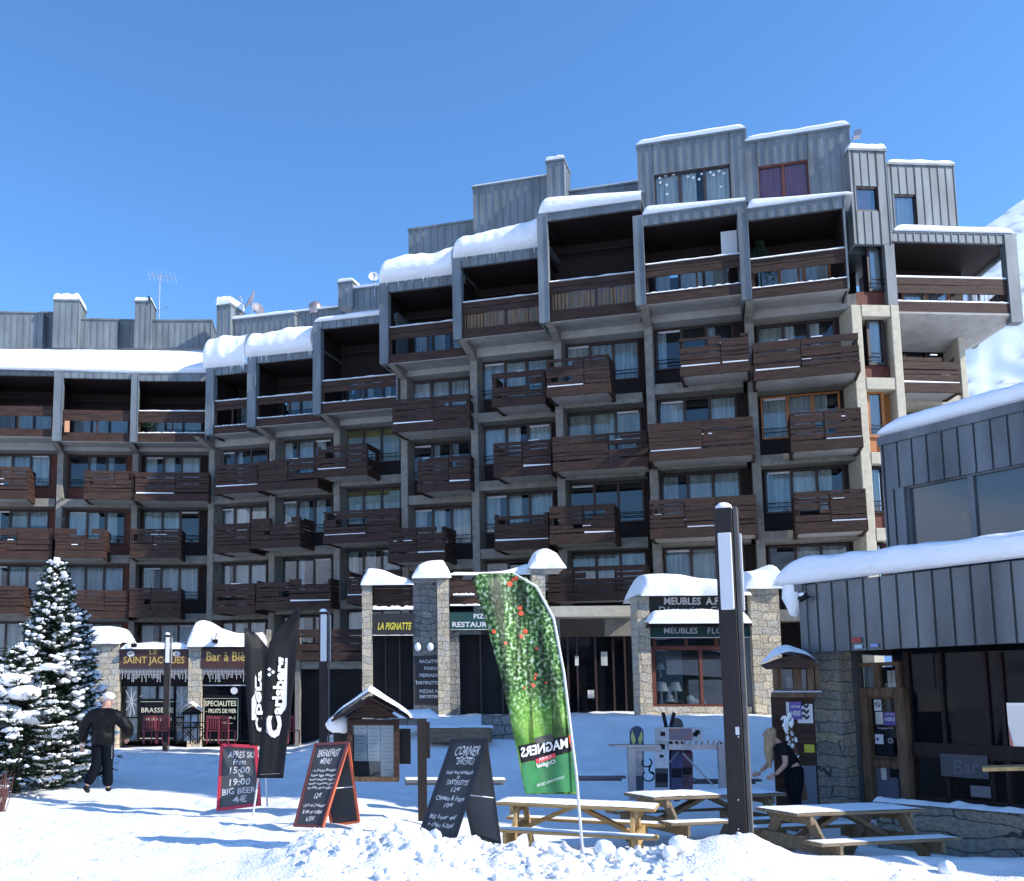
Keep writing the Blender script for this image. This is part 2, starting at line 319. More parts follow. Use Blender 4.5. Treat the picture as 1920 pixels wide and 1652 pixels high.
for i, b in enumerate(BAYS):
    F = FR[i]; zs = ZH[i]; pu0 = F.ux(b[6][0][0], RO); pu1 = F.ux(b[6][2][1], RO)
    if i in (3, 4, 5, 6): pu1 = min(pu1, F.w - .05)
    top = zs[0]
    # column (fin) on the left of every bay, going back into the house
    mb = MB(); F.box(mb, -.14, .14, 0, -2.6, -1, top + (.6 if i < 11 else 0))
    if i == 10: F.box(mb, F.w - .14, F.w + .16, 0, -2.6, -1, top + .5)
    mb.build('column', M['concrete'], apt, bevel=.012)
    for k in range(1, 5): mb = MB(); F.box(mb, .14, F.w - .14 + (0 if i in (0, 1, 8, 9, 10) else .25), -.04, -.9, zs[k], zs[k] + .38); mb.build('floor_beam', M['concrete'], apt, bevel=.01)
    mb = MB()
    for k in range(5):
        zt = zs[k] + (.0 if k == 0 else 0); z1 = zs[k] - .10; z0 = z1 - 1.42
        fl = zs[k + 1] + .38; bot = fl if k < 4 else -1
        F.box(mb, .14, pu0 - .065, RO + .01, RO - .05, bot, zt); F.box(mb, pu1 + .065, F.w + .2, RO + .01, RO - .05, bot, zt)
        F.box(mb, pu0 - .065, pu1 + .065, RO + .01, RO - .05, bot, z0 - .065); F.box(mb, pu0 - .065, pu1 + .065, RO + .01, RO - .05, z1 + .065, zt)
    mb.build('wall', M['wood_red'] if i in (0, 1) else M['wood_wall'], apt)
    for k in range(4):
        z1 = zs[k] - .10; z0 = z1 - 1.42
        if k == 3 and i in (6, 7): z0 += .3
        cur = mixcur(rnd, i, k); fm = M['frame']
        if i == 5 and k < 2: cur = [(CUR_C, 0, .62, 0, 1), (CUR_C, 0, .62, 0, 1), (CUR_C, 0, .7, 0, 1)]
        if i == 8 and k == 1: cur = [(CUR_C, 0, 1, 0, 1)] * 3
        if i == 10 and k == 1: fm = M['wood_orange']
        wo = window(F, apt, pu0, pu1, z0, z1, RO, 3, cur=cur, mats=fm, rails=True)
        if i == 5 and k < 2:
            g = MB(); F.box(g, pu0, pu1, RO - .05, RO - .08, z0 + .88, z1); g.build('blind', CUR_Y, wo)
        elif rnd.random() < .6:
            g = MB(); w = (pu1 - pu0) / 3; q = rnd.choice([0, 0, 2]); F.box(g, pu0 + w * q + .05, pu0 + w * q + w - .05, RO + .02, RO + .005, z1 - .07, z1); g.build('roller_box', M['white'], wo)
# inner back wall so that no sky shows through the building
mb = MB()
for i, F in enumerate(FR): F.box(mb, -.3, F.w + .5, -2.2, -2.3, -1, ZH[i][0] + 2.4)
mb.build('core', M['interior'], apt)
# ------------------------------------------------------------------ balconies: (bay, x0, x1, top l, top r, bottom l, bottom r)
BAL = [(0, -40, 53, 875, 876, 934, 936), (0, -40, 98, 990, 991, 1048, 1049), (0, -40, 45, 1097, 1099, 1150, 1152),
       (1, 157, 252, 882, 884, 936, 938), (1, 103, 197, 991, 992, 1046, 1047), (1, 132, 241, 1107, 1107, 1160, 1161),
       (2, 253, 392, 884, 888, 938, 941), (2, 244, 340, 991, 992, 1046, 1047), (2, 242, 339, 1102, 1103, 1157, 1158),
       (3, 404, 484, 873, 868, 929, 921), (3, 403, 469, 984, 980, 1040, 1033), (3, 401, 479, 1097, 1093, 1153, 1148),
       (4, 484, 596, 865, 857, 922, 912), (4, 470, 563, 974, 968, 1032, 1022), (4, 480, 621, 1090, 1083, 1147, 1137),
       (5, 594, 689, 838, 831, 897, 889), (5, 606, 750, 961, 951, 1022, 1011), (5, 650, 752, 1073, 1066, 1135, 1127),
       (6, 735, 881, 750, 738, 812, 800), (6, 782, 882, 862, 852, 925, 916), (6, 727, 835, 993, 985, 1058, 1049),
       (7, 922, 1023, 701, 692, 765, 755), (7, 925, 1034, 832, 823, 897, 887), (7, 927, 1029, 966, 958, 1035, 1026),
       (8, 1024, 1143, 675, 664, 746, 734), (8, 1036, 1215, 821, 806, 886, 872), (8, 1030, 1153, 952, 942, 1023, 1014), (8, 1026, 1215, 1066, 1057, 1131, 1122),
       (9, 1274, 1405, 636, 624, 707, 695), (9, 1216, 1414, 796, 780, 866, 852), (9, 1218, 1420, 940, 926, 1013, 1000),
       (10, 1412, 1612, 642, 625, 715, 697), (10, 1482, 1617, 774, 763, 849, 837), (10, 1490, 1626, 925, 914, 1005, 991)]
BO = 1.25
M['snow_soft'] = M['snow']
def slat_wall(P, L, z0, z1, seed, mb, sn, gaps=True):
    """irregular timber parapet: P(t, d, z) gives points; boards .13-.3 high with gaps, split in panels"""
    r = random.Random(seed); n = max(1, int(round(L / 1.35))); cuts = [0] + sorted([(k + r.uniform(-.22, .22)) / n for k in range(1, n)]) + [1]
    def bx(t0, t1, d0, d1, a, b, m): mb.add([P(t0, d0, a), P(t1, d0, a), P(t1, d1, a), P(t0, d1, a), P(t0, d0, b), P(t1, d0, b), P(t1, d1, b), P(t0, d1, b)],
                                         [(0, 1, 2, 3), (7, 6, 5, 4), (4, 5, 1, 0), (5, 6, 2, 1), (6, 7, 3, 2), (7, 4, 0, 3)], m)
    H = z1 - z0; bb = H * .26
    bx(0, 1, .02, -.05, z0, z0 + bb, 0)
    for a, b in zip(cuts, cuts[1:]):
        z = z0 + bb + .035 + (r.random() < .4) * .03; ga = .012 / L
        if r.random() < .55: z += .01; snow_gap = True
        else: snow_gap = r.random() < .25
        if snow_gap and sn is not None: sn.append((a + .02, b - .02, z0 + bb))
        first = True
        while z < z1 - .06:
            h = r.choice([.125, .125, .2, .26]); h = min(h, z1 - z)
            if z1 - z - h < .09: h = z1 - z
            off = r.choice([0, .012, .02])
            a2, b2 = a + ga, b - ga
            if r.random() < .22 and not first:
                c = a + (b - a) * r.choice([.3, .7]);  (a2, b2) = (a2, c) if r.random() < .5 else (c, b2)
            bx(a2, b2, off, off - .04, z, z + h, 0); z += h + r.choice([.018, .03, .045]); first = False
    for c in cuts:
        c2 = min(max(c, .02), .98); bx(c2 - .035 / L, c2 + .035 / L, -.06, -.12, z0, z1 - .01, 0)
def balcony(F, parent, u0, u1, zb, zt, seed, out=BO, zs=0.0):
    mb = MB(); sn = []; L = u1 - u0
    slat_wall(lambda t, d, z: F.P(u0 + L * t, out + d, z + zs * t), L, zb, zt, seed, mb, sn)
    for q, u in ((-1, u0), (1, u1)):
        slat_wall(lambda t, d, z, u=u, q=q: F.P(u - .0 - q * .03 + q * d, out - .03 - (out - .05) * t, z + (zs if q > 0 else 0)), out, zb, zt, seed + 5 + q, mb, None)
    bo = mb.build('balcony', M['wood'], parent)
    fl = MB(); F.quadz(fl, u0 + .04, u1 - .04, out - .14, -.02, zb + .06, zb + .06 + zs, zb + .19, zb + .19 + zs); fl.build('floor_slab', M['soffit'], bo)
    r = random.Random(seed); s = MB(); hh = r.choice([.12, .3, .42, .1])
    def fn(a, b): return F.P(u0 + .12 + (L - .24) * a, out - .16 - (out - .3) * b, zb + .18 + zs * a + hh * (sin(pi * min(1, b * 1.2 + .25)) ** .5) * (.75 + .5 * noise.noise(Vector((a * 4 + seed, b * 2, 0)))))
    s.grid(fn, 14, 6)
    for a, b, z in sn:
        if r.random() < .55:
            p0 = u0 + L * a; p1 = u0 + L * b; F.quadz(s, p0, p1, out + .012, out - .05, z + zs * a + .003, z + zs * b + .003, z + zs * a + .04 + r.random() * .03, z + zs * b + .035)
    for _ in range(r.randint(0, 3)):
        p0 = u0 + L * r.uniform(.03, .8); zz = zb + (zt - zb) * r.choice([.45, .62, .8, 1.0]); F.box(s, p0, p0 + r.uniform(.08, .35), out + .01, out - .04, zz, zz + r.uniform(.015, .035))
    s.build('snow', M['snow'], bo)
    return bo
for n, (i, x0, x1, tl, tr, bl, br) in enumerate(BAL):
    F = FR[i]; u0, u1 = F.ux(x0, BO, (tl + bl) / 2), F.ux(x1, BO, (tr + br) / 2)
    zt0, zt1, zb0, zb1 = F.z(x0, tl, BO), F.z(x1, tr, BO), F.z(x0, bl, BO), F.z(x1, br, BO)
    balcony(F, apt, u0, u1, (zb0 + zb1) / 2, (zt0 + zt1) / 2, 100 + n)
# ------------------------------------------------------------------ top row: metal-clad loggia boxes
#  bay, pillar x0,x1, right opening x, box top l,r, opening top l,r, bottom l,r, rail fractions, reed screen
LOG = [(0, -45, -32, 100, 688, 693, 702, 705, 815, 821, (.5, .66, .87), 0), (1, 101, 117, 247, 695, 699, 707, 712, 826, 829, (.5, .67, .86), 0), (2, 246, 259, 388, 700, 703, 712, 716, 827, 830, (.5, .68, .86), 0),
       (3, 387, 401, 467, 693, 684, 704, 697, 817, 806, (.45, .6, .88), 0), (4, 465, 480, 603, 674, 655, 682, 668, 803, 786, (.55, .66, .88), 0), (5, 588, 602, 745, 607, 588, 617, 601, 777, 763, (.62, .75, .88), 0),
       (6, 713, 728, 872, 534, 513, 548, 530, 681, 668, (.5, .67, .88), 0), (7, 850, 865, 1030, 486, 463, 501, 480, 637, 615, (.5, .66, .87), 1), (8, 1010, 1028, 1204, 402, 377, 413, 391, 605, 584, (.61, .72, .89), 1),
       (9, 1190, 1208, 1403, 405, 379, 422, 398, 572, 549, (.5, .66, .87), 0), (10, 1387, 1405, 1588, 392, 369, 412, 389, 562, 540, (.5, .67, .87), 0)]
LG = []
M['reed'] = pri('reed_screen', (.17, .11, .065), .8, 0, .45, 2.5, 0, 1, .3, (9, 9, .4))
for (i, p0, p1, xr, tl, tr, ol, orr, bl, br, fr, reed) in LOG:
    F = FR[i]; O = BO; uL0, uL1, uR = F.ux(p0, O, (tl + bl) / 2), F.ux(p1, O, (tl + bl) / 2), F.ux(xr, O, (tr + br) / 2)
    zt, zo, zb = [(F.z(p1, a, O) + F.z(xr, c, O)) / 2 for a, c in ((tl, tr), (ol, orr), (bl, br))]
    LG.append((F, uL0, uL1, uR, zt, zo, zb)); H = zo - zb; bk = -1.0
    w0 = uL1 - uL0
    lg = MB(); clad(F, lg, uL1, uR, O, .12, zo, zt, .33)                      # fascia
    F.box(lg, uL0 - .02, uR + .06, O + .03, -2.4, zt, zt + .05)               # roof edge
    F.box(lg, uL0, uL1, O + .05, O - .25, zb - .02, zt)                       # pillar face
    F.box(lg, uL0 - .012, uL0, O + .06, -.2, zb, zt); F.box(lg, uL1 - .015, uL1 + .015, O + .075, O + .04, zb, zt)
    F.box(lg, uL0, uL0 + .06, O - .25, bk, zb, zt)                            # outer side wall
    for q in range(1, 5): F.box(lg, uL0 - .03, uL0, O - .05 - q * .35, O - .08 - q * .35, zb, zt)
    if i in (2, 5, 10): F.box(lg, uR - .06, uR + .0, O, bk, zb, zt)
    lo_ = lg.build('loggia', ZN, apt)
    wd = MB(); F.box(wd, uL0 + .06, uL0 + .1, O - .26, bk, zb, zt - .02)
    if i in (2, 5, 10): F.box(wd, uR - .1, uR - .06, O - .14, bk, zb, zo)
    F.box(wd, uL1, uR, O - .13, bk, zo - .01, zo + .03); F.box(wd, uL1, uR + .0, bk + .4, bk + .3, zo - .5, zo - .42)
    pu0, pu1 = F.ux(BAYS[i][6][0][0], RO), min(F.ux(BAYS[i][6][2][1], RO), F.w - .05)
    zw1, zw0 = zb + 2.05, zb + .35
    F.box(wd, uL0, pu0 - .06, bk + .02, bk, zb, zt); F.box(wd, pu1 + .06, uR + .3, bk + .02, bk, zb, zt); F.box(wd, pu0 - .06, pu1 + .06, bk + .02, bk, zw1 + .06, zt); F.box(wd, pu0 - .06, pu1 + .06, bk + .02, bk, zb, zw0 - .06)
    wd.build('lining', M['wood_wall'], lo_)
    window(F, lo_, pu0, pu1, zw0, zw1, bk + .02, 3, cur=mixcur(rnd, i, 9), mats=M['wood_orange'] if i == 10 else M['frame'])
    rl = MB(); za, zc, ze = zo - H * fr[0], zo - H * fr[1], zo - H * fr[2]; hm = (za - zc) / 2
    F.box(rl, uL1, uR, O - .06, O - .10, zc + hm + .015, za); F.box(rl, uL1, uR, O - .05, O - .09, zc, zc + hm - .01); F.box(rl, uL1, uR, O - .02, O - .08, zb, ze)
    n = max(2, int((uR - uL1) / 1.3))
    for q in range(n + 1): u = uL1 + .06 + (uR - uL1 - .12) * q / n; F.box(rl, u - .035, u + .035, O - .1, O - .15, zb, za - .03)
    ro = rl.build('parapet', M['wood'], lo_)
    if reed:
        rb = MB(); n = int((uR - uL1) / .13)
        for q in range(n):
            u = uL1 + .04 + q * .13; F.box(rb, u, u + .085 + .02 * rnd.random(), O - .11 - .01 * rnd.random(), O - .13, ze + .01, zc - .005)
        rb.build('reed_screen', M['reed'], lo_)
    sn = MB()
    def fn(a, b): return F.P(uL1 + .03 + (uR - uL1 - .06) * a, O - .02 - .11 * b, za + .002 + (.07 + .03 * noise.noise(Vector((a * 7, i, 0)))) * sin(pi * (b * .9 + .05)))
    if i not in (0, 1): sn.grid(fn, 20, 5)
    if i in (2, 3, 4, 5, 10, 9):
        def fn(a, b): return F.P(uL1 + .03 + (uR - uL1 - .06) * a, O + .0 - .1 * b, ze + .002 + (.06 + .05 * noise.noise(Vector((a * 22, i, 4)))) * sin(pi * (b * .9 + .05)))
        sn.grid(fn, 60, 5)
    if sn.v: sn.build('snow', M['snow'], lo_)
    # soffit sloping back down to the column line, and the haunch of the column
    z1 = ZH[i][0]; zin = max(z1 + .38, z1)
    sf = MB(); sf.add([F.P(uL0 + .02, O - .03, zb - .02), F.P(uR, O - .03, zb - .02), F.P(uR, -.5, zin), F.P(uL0 + .02, -.5, zin), F.P(uL0 + .02, O - .03, zb + .08), F.P(uR, O - .03, zb + .08), F.P(uR, -.5, zb + .08), F.P(uL0 + .02, -.5, zb + .08)],
                 [(0, 3, 2, 1), (4, 5, 6, 7), (0, 1, 5, 4), (1, 2, 6, 5), (2, 3, 7, 6), (3, 0, 4, 7)])
    F.box(sf, .14, F.w, -.04, -.9, z1, z1 + .4)
    sf.build('soffit', M['soffit'], lo_)
    hb = MB(); lo0 = z1 - .15
    hb.prism([F.P(-.13, O - .02, zb - .03), F.P(-.13, -.3, zb - .03), F.P(-.13, -.3, lo0), F.P(-.13, -.005, lo0)], F.u * .26); hb.build('haunch', M['concrete'], lo_)
# ------------------------------------------------------------------ attic storeys and chimneys: clad blocks set back on the roof
def attic(F, x0, x1, tl, tr, b, out, dep=2.5, name='attic', snow=.0, wins=(), cap=True, par=None):
    u0, u1 = F.ux(x0, out, (tl + b) / 2), F.ux(x1, out, (tr + b) / 2); zl, zr, zb = F.z(x0, tl, out), F.z(x1, tr, out), F.z((x0 + x1) / 2, b, out); zt = (zl + zr) / 2
    mb = MB(); hs = []
    for (a, c, d, e, k) in wins: hs.append((F.ux(a, out, (d + e) / 2), F.ux(c, out, (d + e) / 2), F.z((a + c) / 2, e, out), F.z((a + c) / 2, d, out), k))
    F.box(mb, u0, u1, out - (.65 if hs else .15), out - dep, zb, zt)
    if hs: F.box(mb, u0, u0 + .08, out - .15, out - .65, zb, zt); F.box(mb, u1 - .08, u1, out - .15, out - .65, zb, zt); F.box(mb, u0 + .08, u1 - .08, out - .15, out - .65, zt - .1, zt)
    if hs:
        h = hs[0]
        clad(F, mb, u0, h[0], out, .15, zb, zt); clad(F, mb, h[1], u1, out, .15, zb, zt); clad(F, mb, h[0], h[1], out, .15, h[3], zt); clad(F, mb, h[0], h[1], out, .15, zb, h[2])
    else: clad(F, mb, u0, u1, out, .15, zb, zt)
    for s_, u in ((-1, u0), (1, u1)):
        k = 1
        while k * .33 < dep: F.box(mb, u + (0 if s_ > 0 else -.03), u + (.03 if s_ > 0 else 0), out - k * .33, out - k * .33 - .028, zb, zt); k += 1
    if cap: F.box(mb, u0 - .05, u1 + .05, out + .06, out - dep - .05, zt, zt + .07)
    o = mb.build(name, ZN, par or apt)
    for (a, c, d, e, k) in hs:
        n, cur, fm = k; window(F, o, a + .06, c - .06, d + .06, e - .06, out - .09, n, cur=cur, mats=fm)
    if snow:
        s = MB()
        def fn(a, b_):
            e = min(1, sin(pi * min(max(a, .001), .999)) * 6) ** .5; t = b_ * 10
            g, d = ((0, .04), (.5, .1), (.9, .05), (1.0, -.15))[int(t)] if t < 3.5 else (1.0, -.15 - (dep - .15) * (t - 3) / 7)
            return F.P(u0 - .03 + (u1 - u0 + .06) * a, out + d, zt + .07 + snow * e * g * (1 + .35 * noise.noise(Vector((a * 5, 0, x0)))))
        s.grid(fn, 24, 10); s.build('snow', M['snow'], o)
    return o, (u0, u1, zb, zt)
wc = (3, [(CUR[0], 0, 1, 0, 1), (CUR[0], 0, 1, 0, .66), (CUR[0], 0, 1, 0, 1)], M['frame'])
a9, _ = attic(FR[9], 1197, 1400, 276, 244, 392, -.1, 3.5, snow=.2, wins=[(1226, 1372, 317, 386, wc)])
mb = MB()
for x, y in ((1237, 334), (1248, 329), (1263, 327), (1250, 347), (1238, 342), (1251, 364), (1290, 331), (1300, 333), (1316, 326), (1311, 336), (1332, 323), (1338, 328), (1348, 321), (1352, 350), (1357, 325)):
    u, z = FR[9].inv(x, y, -.16); mb.add([FR[9].P(u + .05 * cos(k * pi / 5), -.16, z + .05 * sin(k * pi / 5)) for k in range(10)], [list(range(10))])
mb.build('star_decal', M['white'], a9)
attic(FR[10], 1401, 1596, 266, 241, 380, -.1, 3.5, snow=.2, wins=[(1421, 1518, 305, 372, (2, [(CUR_R, 0, 1, 0, 1), (CUR_R, 0, 1, 0, 1)], M['wood_red']))])
attic(FR[8], 1040, 1200, 366, 343, 380, -2.2, 2, snow=.05)
attic(FR[8], 1026, 1058, 306, 300, 372, -1.4, 1.1, 'chimney', .16)
attic(FR[7], 888, 1026, 356, 330, 440, -1.6, 2.6, snow=.06)
attic(FR[6], 767, 888, 434, 413, 478, -1.5, 2.5)
attic(FR[5], 635, 661, 533, 529, 576, -1.3, 1.1, 'chimney', .15)
attic(FR[5], 660, 716, 545, 538, 580, -1.5, 2., snow=.14)
attic(FR[4], 550, 640, 592, 575, 612, -1.8, 2., snow=.1)
attic(FR[3], 407, 432, 576, 572, 640, -1.0, 1.1, 'chimney', .42)
attic(FR[3], 432, 552, 606, 586, 645, -1.2, 2.2, snow=.14)
attic(FR[2], 283, 396, 600, 604, 652, -2.0, 2.5)
attic(FR[2], 253, 283, 567, 567, 652, -1.7, 1.1, 'chimney', .17)
attic(FR[1], 147, 219, 600, 600, 652, -2.0, 2.5); attic(FR[1], 216, 254, 601, 602, 652, -2.6, 1.5)
attic(FR[1], 100, 147, 563, 566, 652, -1.6, 1.4, 'chimney', .32)
attic(FR[0], -50, 80, 586, 588, 652, -2.0, 2.5); attic(FR[0], 78, 101, 587, 588, 652, -2.6, 1.5)
# ------------------------------------------------------------------ right-hand end: narrow bay with sunlit frames, and the corner bay
FE = Frame(1597, 30.5, 1676, 30.57, 8)
o11, q11 = attic(FE, 1597, 1665, 282, 286, 458, .2, 3, snow=.2, wins=[(1604, 1648, 349, 396, (1, [(CUR_P, 0, 1, 0, .8)], M['frame']))])
mb = MB(); ua, ub = FE.ux(1597, .2, 600), FE.ux(1616, .2, 600); uc, ud = FE.ux(1673, .2, 640), FE.ux(1689, .2, 640)
zb11 = FE.z(1640, 572, .2)
FE.box(mb, FE.ux(1662, .2, 510), FE.ux(1680, .2, 510), .2, -1.5, FE.z(1670, 572, .2), FE.z(1670, 457, .2)); mb.build('side_pillar', ZN, apt)
mb = MB(); FE.box(mb, ua, ub, .2, -1.5, -1, zb11); FE.box(mb, uc, ud, .24, -1.5, -1, zb11)
for y0, y1 in ((572, 594), (708, 730), (848, 870), (990, 1014)): FE.box(mb, ub, uc, .22, -1, FE.z(1645, y1, .2), FE.z(1645, y0, .2))
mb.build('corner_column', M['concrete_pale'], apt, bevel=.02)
for k, (y0, y1, yb, mt) in enumerate(((458, 543, 572, 'frame'), (597, 681, 708, 'frame'), (735, 816, 848, 'wood_orange'), (876, 958, 990, 'wood_wall'), (1018, 1100, 1140, 'wood_wall'))):
    ia, ib = FE.ux(1622, -.1, y0), FE.ux(1650, -.1, y0)
    window(FE, apt, ia + .1, ib, FE.z(1640, y1, -.1), FE.z(1640, y0 + 4, -.1), -.1, 1, cur=[(CUR[0], 0, 1, 0, 1)], mats=M[mt], fr=.09, rails=True)
    mb = MB(); FE.box(mb, ub, uc, -.1, -.2, FE.z(1640, yb, -.1), FE.z(1640, y1, -.1) - .09); FE.box(mb, ib + .1, uc, -.3, -.4, FE.z(1640, y1, -.1), FE.z(1640, y0, -.1)); mb.build('panel', M['wood_orange'] if k == 2 else M['wood_red'], apt)
FC = Frame(1690, 31.6, 1806, 31.7, 8)
ocr, qc = attic(FC, 1668, 1792, 309, 313, 432, -1.2, 3, snow=.15, wins=[(1676, 1720, 364, 425, (1, [(CUR[0], 0, 1, .1, 1)], M['frame']))])
# corner loggia, open to the right
O = 1.2; u0, u1 = FC.ux(1676, O, 510), FC.ux(1910, O, 510); up = FC.ux(1888, O, 510)
zt, zo, zb = [(FC.z(1680, a, O) + FC.z(1890, c, O)) / 2 for a, c in ((436, 441), (450, 459), (584, 594))]
lg = MB(); clad(FC, lg, u0, up, O, .12, zo, zt, .26); FC.box(lg, u0 - .02, u1 + .04, O + .03, -3, zt, zt + .05); FC.box(lg, up, u1, O + .04, O - .3, zb - .25, zt)
FC.box(lg, u1 - .1, u1, -1.6, -1.9, zb, zt); FC.box(lg, u1 - .08, u1, O - .3, -1.9, zt - .45, zt)
cl = lg.build('loggia', ZN, apt)
wd = MB(); FC.box(wd, u0, u0 + .05, O - .1, -1.6, zb, zt); FC.box(wd, u0, u1 - .1, O - .13, -1.6, zo, zo + .04); wu0, wu1 = FC.ux(1694, -1, 560), FC.ux(1776, -1, 560)
FC.box(wd, u0, wu0 - .06, -1, -1.05, zb, zt); FC.box(wd, wu1 + .06, wu1 + .6, -1, -1.05, zb, zt); FC.box(wd, wu0 - .06, wu1 + .06, -1, -1.05, zb + 2.06, zt); wd.build('lining', M['wood_wall'], cl)
window(FC, cl, wu0, wu1, zb + .15, zb + 2., -1, 2, cur=[(CUR[1], 0, 1, 0, 1), (CUR[1], 0, 1, 0, 1)], mats=M['wood_orange'])
rl = MB(); H = zo - zb
for a, c in ((.5, .59), (.60, .71)): FC.box(rl, u0 + .06, up, O - .04, O - .09, zo - H * c, zo - H * a)
FC.box(rl, u0 + .03, u1 - .1, O - .01, O - .08, zb, zb + H * .16)
for q in range(5): u = u0 + .1 + (up - u0 - .15) * q / 4; FC.box(rl, u - .03, u + .03, O - .1, O - .15, zb, zo - H * .5)
for a, c in ((.5, .59), (.60, .71), (.84, 1)): FC.box(rl, u1 - .13, u1 - .09, O - .3, -1.6, zo - H * c, zo - H * a)
for q in range(26): u = u0 + .1 + (up - u0) * q / 26; FC.box(rl, u, u + .012, O - .09, O - .1, zb, zo - H * .7)
rl.build('parapet', M['wood'], cl)
sn = MB(); sn.grid(lambda a, b: FC.P(u0 + .08 + (up - u0 - .1) * a, O - .03 - .1 * b, zo - H * .5 + .1 * sin(pi * (b * .9 + .05))), 20, 5)
sn.grid(lambda a, b: FC.P(u0 + .08 + (up - u0 - .1) * a, O + .0 - .1 * b, zb + H * .16 + (.08 + .03 * noise.noise(V(a * 25, 1, 0))) * sin(pi * (b * .9 + .05))), 50, 5); sn.build('snow', M['snow'], cl)
sf = MB(); e = FC.ux(1803, -.2, 660)
sf.add([FC.P(u0, O, zb - .01), FC.P(u1 - .02, O, zb - .01), FC.P(e + .3, -.9, zb - .55), FC.P(u0, -.9, zb - .55), FC.P(u0, O, zb + .06), FC.P(u1 - .02, O, zb + .06), FC.P(u1 - .02, -1.9, zb + .06), FC.P(u0, -1.9, zb + .06)], [(0, 3, 2, 1), (4, 5, 6, 7), (0, 1, 5, 4), (1, 2, 6, 5), (2, 3, 7, 6), (3, 0, 4, 7)])
sf.build('soffit', M['soffit'], cl)
mb = MB(); FC.box(mb, FC.ux(1801, 0, 690), FC.ux(1813, 0, 690), 0, -1.5, -1, zb - .2); mb.build('corner_column', M['concrete_pale'], apt, bevel=.02)
mb = MB(); ca, cb = FC.ux(1690, -.6, 690), FC.ux(1801, -.6, 690); FC.box(mb, ca, cb, -1.1, -1.2, -1, zb); mb.build('wall', M['wood_wall'], apt)
for (a, b_) in ((632, 668), (775, 830), (905, 960)): window(FC, apt, FC.ux(1700, -.9, 650), FC.ux(1778, -.9, 650), FC.z(1740, b_ + 10, -.9), FC.z(1740, a, -.9), -1.08, 2, cur=[(CUR[1], 0, 1, 0, 1)])
balcony(FC, apt, FC.ux(1692, 1.0, 700), FC.ux(1800, 1.0, 700), FC.z(1745, 736, 1.0), FC.z(1745, 666, 1.0), 777, out=1.0)
balcony(FC, apt, FC.ux(1692, 1.0, 800), FC.ux(1800, 1.0, 800), FC.z(1745, 870, 1.0), FC.z(1745, 800, 1.0), 778, out=1.0)
mb = MB()
for y in (738, 872): FC.box(mb, ca, cb, -.05, -1.1, FC.z(1745, y + 20, 0), FC.z(1745, y + 2, 0))
mb.build('floor_beam', M['concrete_pale'], apt)
# ------------------------------------------------------------------ snow lying on the roofs
def roof_snow(F, u0, u1, zb, h0, h1, ov, crest, back, rise, label, seed, endl=.35, endr=.0, zslope=0, n=34, lump=.12, hf=(1, 1)):
    mb = MB()
    prof = [(0, 0), (.55, .06), (.95, .25), (1, .5), (.8, .78), (.35, .95)]
    def fn(a, b):
        u = u0 + (u1 - u0) * a; L = u1 - u0; hc = h0 + (h1 - h0) * a; h = hf[0] + (hf[1] - hf[0]) * a; e = 1.
        if endl and a * L < endl: e = min(e, max(.02, 1 - (1 - a * L / endl) ** 2) ** .5)
        if endr and (1 - a) * L < endr: e = min(e, max(.02, 1 - (1 - (1 - a) * L / endr) ** 2) ** .5)
        nz = noise.noise(Vector((u * .9 + seed * 3, b * 1.5, seed))) + .5 * noise.noise(Vector((u * 2.7, b * 4, seed + 9)))
        t = b * 13
        if t <= 6:
            k = int(min(t, 4.999)) if t < 5.0001 else 5
            if t < 5: p, q = prof[k], prof[k + 1]; w = t - k; f, g = p[0] + (q[0] - p[0]) * w, p[1] + (q[1] - p[1]) * w
            else: f, g = .35 - .35 * (t - 5), .95 + .05 * (t - 5)
            out = BO + ov * f * e * (1 + lump * 2 * nz); z = zb + zslope * a + h * g * e * (1 + lump * nz)
            if t == 0: z = zb + zslope * a - .01
        else:
            w = (t - 6) / 7; out = BO + (crest - BO) * min(1, w * 3.5) if w < .286 else crest + (back - crest) * (w - .286) / .714
            z = zb + zslope * a + (h + (hc - h) * min(1, (BO - out) / (BO - crest)) ** .7 + rise * ((BO - out) / (BO - back))) * e * (1 + lump * nz * .6)
        return F.P(u, out, z)
    mb.grid(fn, n, 13)
    if ov > .2:
        r = random.Random(seed)
        for q in range(14):
            u = u0 + (u1 - u0) * r.uniform(.05, .98); l = r.uniform(.08, .38) * r.random() ** .5 + .05; c = F.P(u, BO + .06, zb + .04 + zslope); mb.tube([c, c - V(0, 0, l * .5), c - V(0, 0, l)], [.022, .012, .002], 5)
    o = mb.build('roof_snow', M['snow_roof'], origin=F.P(u0, 0, zb)); tag(o, label, 'snow', 'snow slabs on the apartment roofs')
    s = o.modifiers.new('sub', 'SUBSURF'); s.levels = s.render_levels = 1
    return o
def rsn(li, x0, x1, ytl, ytr, ov, label, seed, crest=.5, back=-1.6, **k):
    F, a, b, c, zt, zo, zb = LG[li]; y = (ytl + ytr) / 2; u0, u1 = F.ux(x0, BO, y), F.ux(x1, BO, y); zz = zt + .055
    dp = k.pop('dp', 5); k['hf'] = (F.z(x0, ytl + dp, BO) - zz, F.z(x1, ytr + dp, BO) - zz)
    return roof_snow(F, u0, u1, zz, F.z(x0, ytl, crest) - zz, F.z(x1, ytr, crest) - zz, ov, crest, back, k.pop('rise', .1), label, seed, **k)
rsn(1, -45, 392, 652, 652, .1, 'long smooth sunlit snow slab along the low roof at the left', 1, dp=30, rise=0, crest=-1.3, back=-2.2, endl=0, lump=.02, zslope=-.12, n=90)
rsn(3, 383, 466, 646, 632, .35, 'bulging snow lump at the inner corner of the roofs, just left of the wavy larger one', 4, dp=-8, crest=.2, lump=.16)
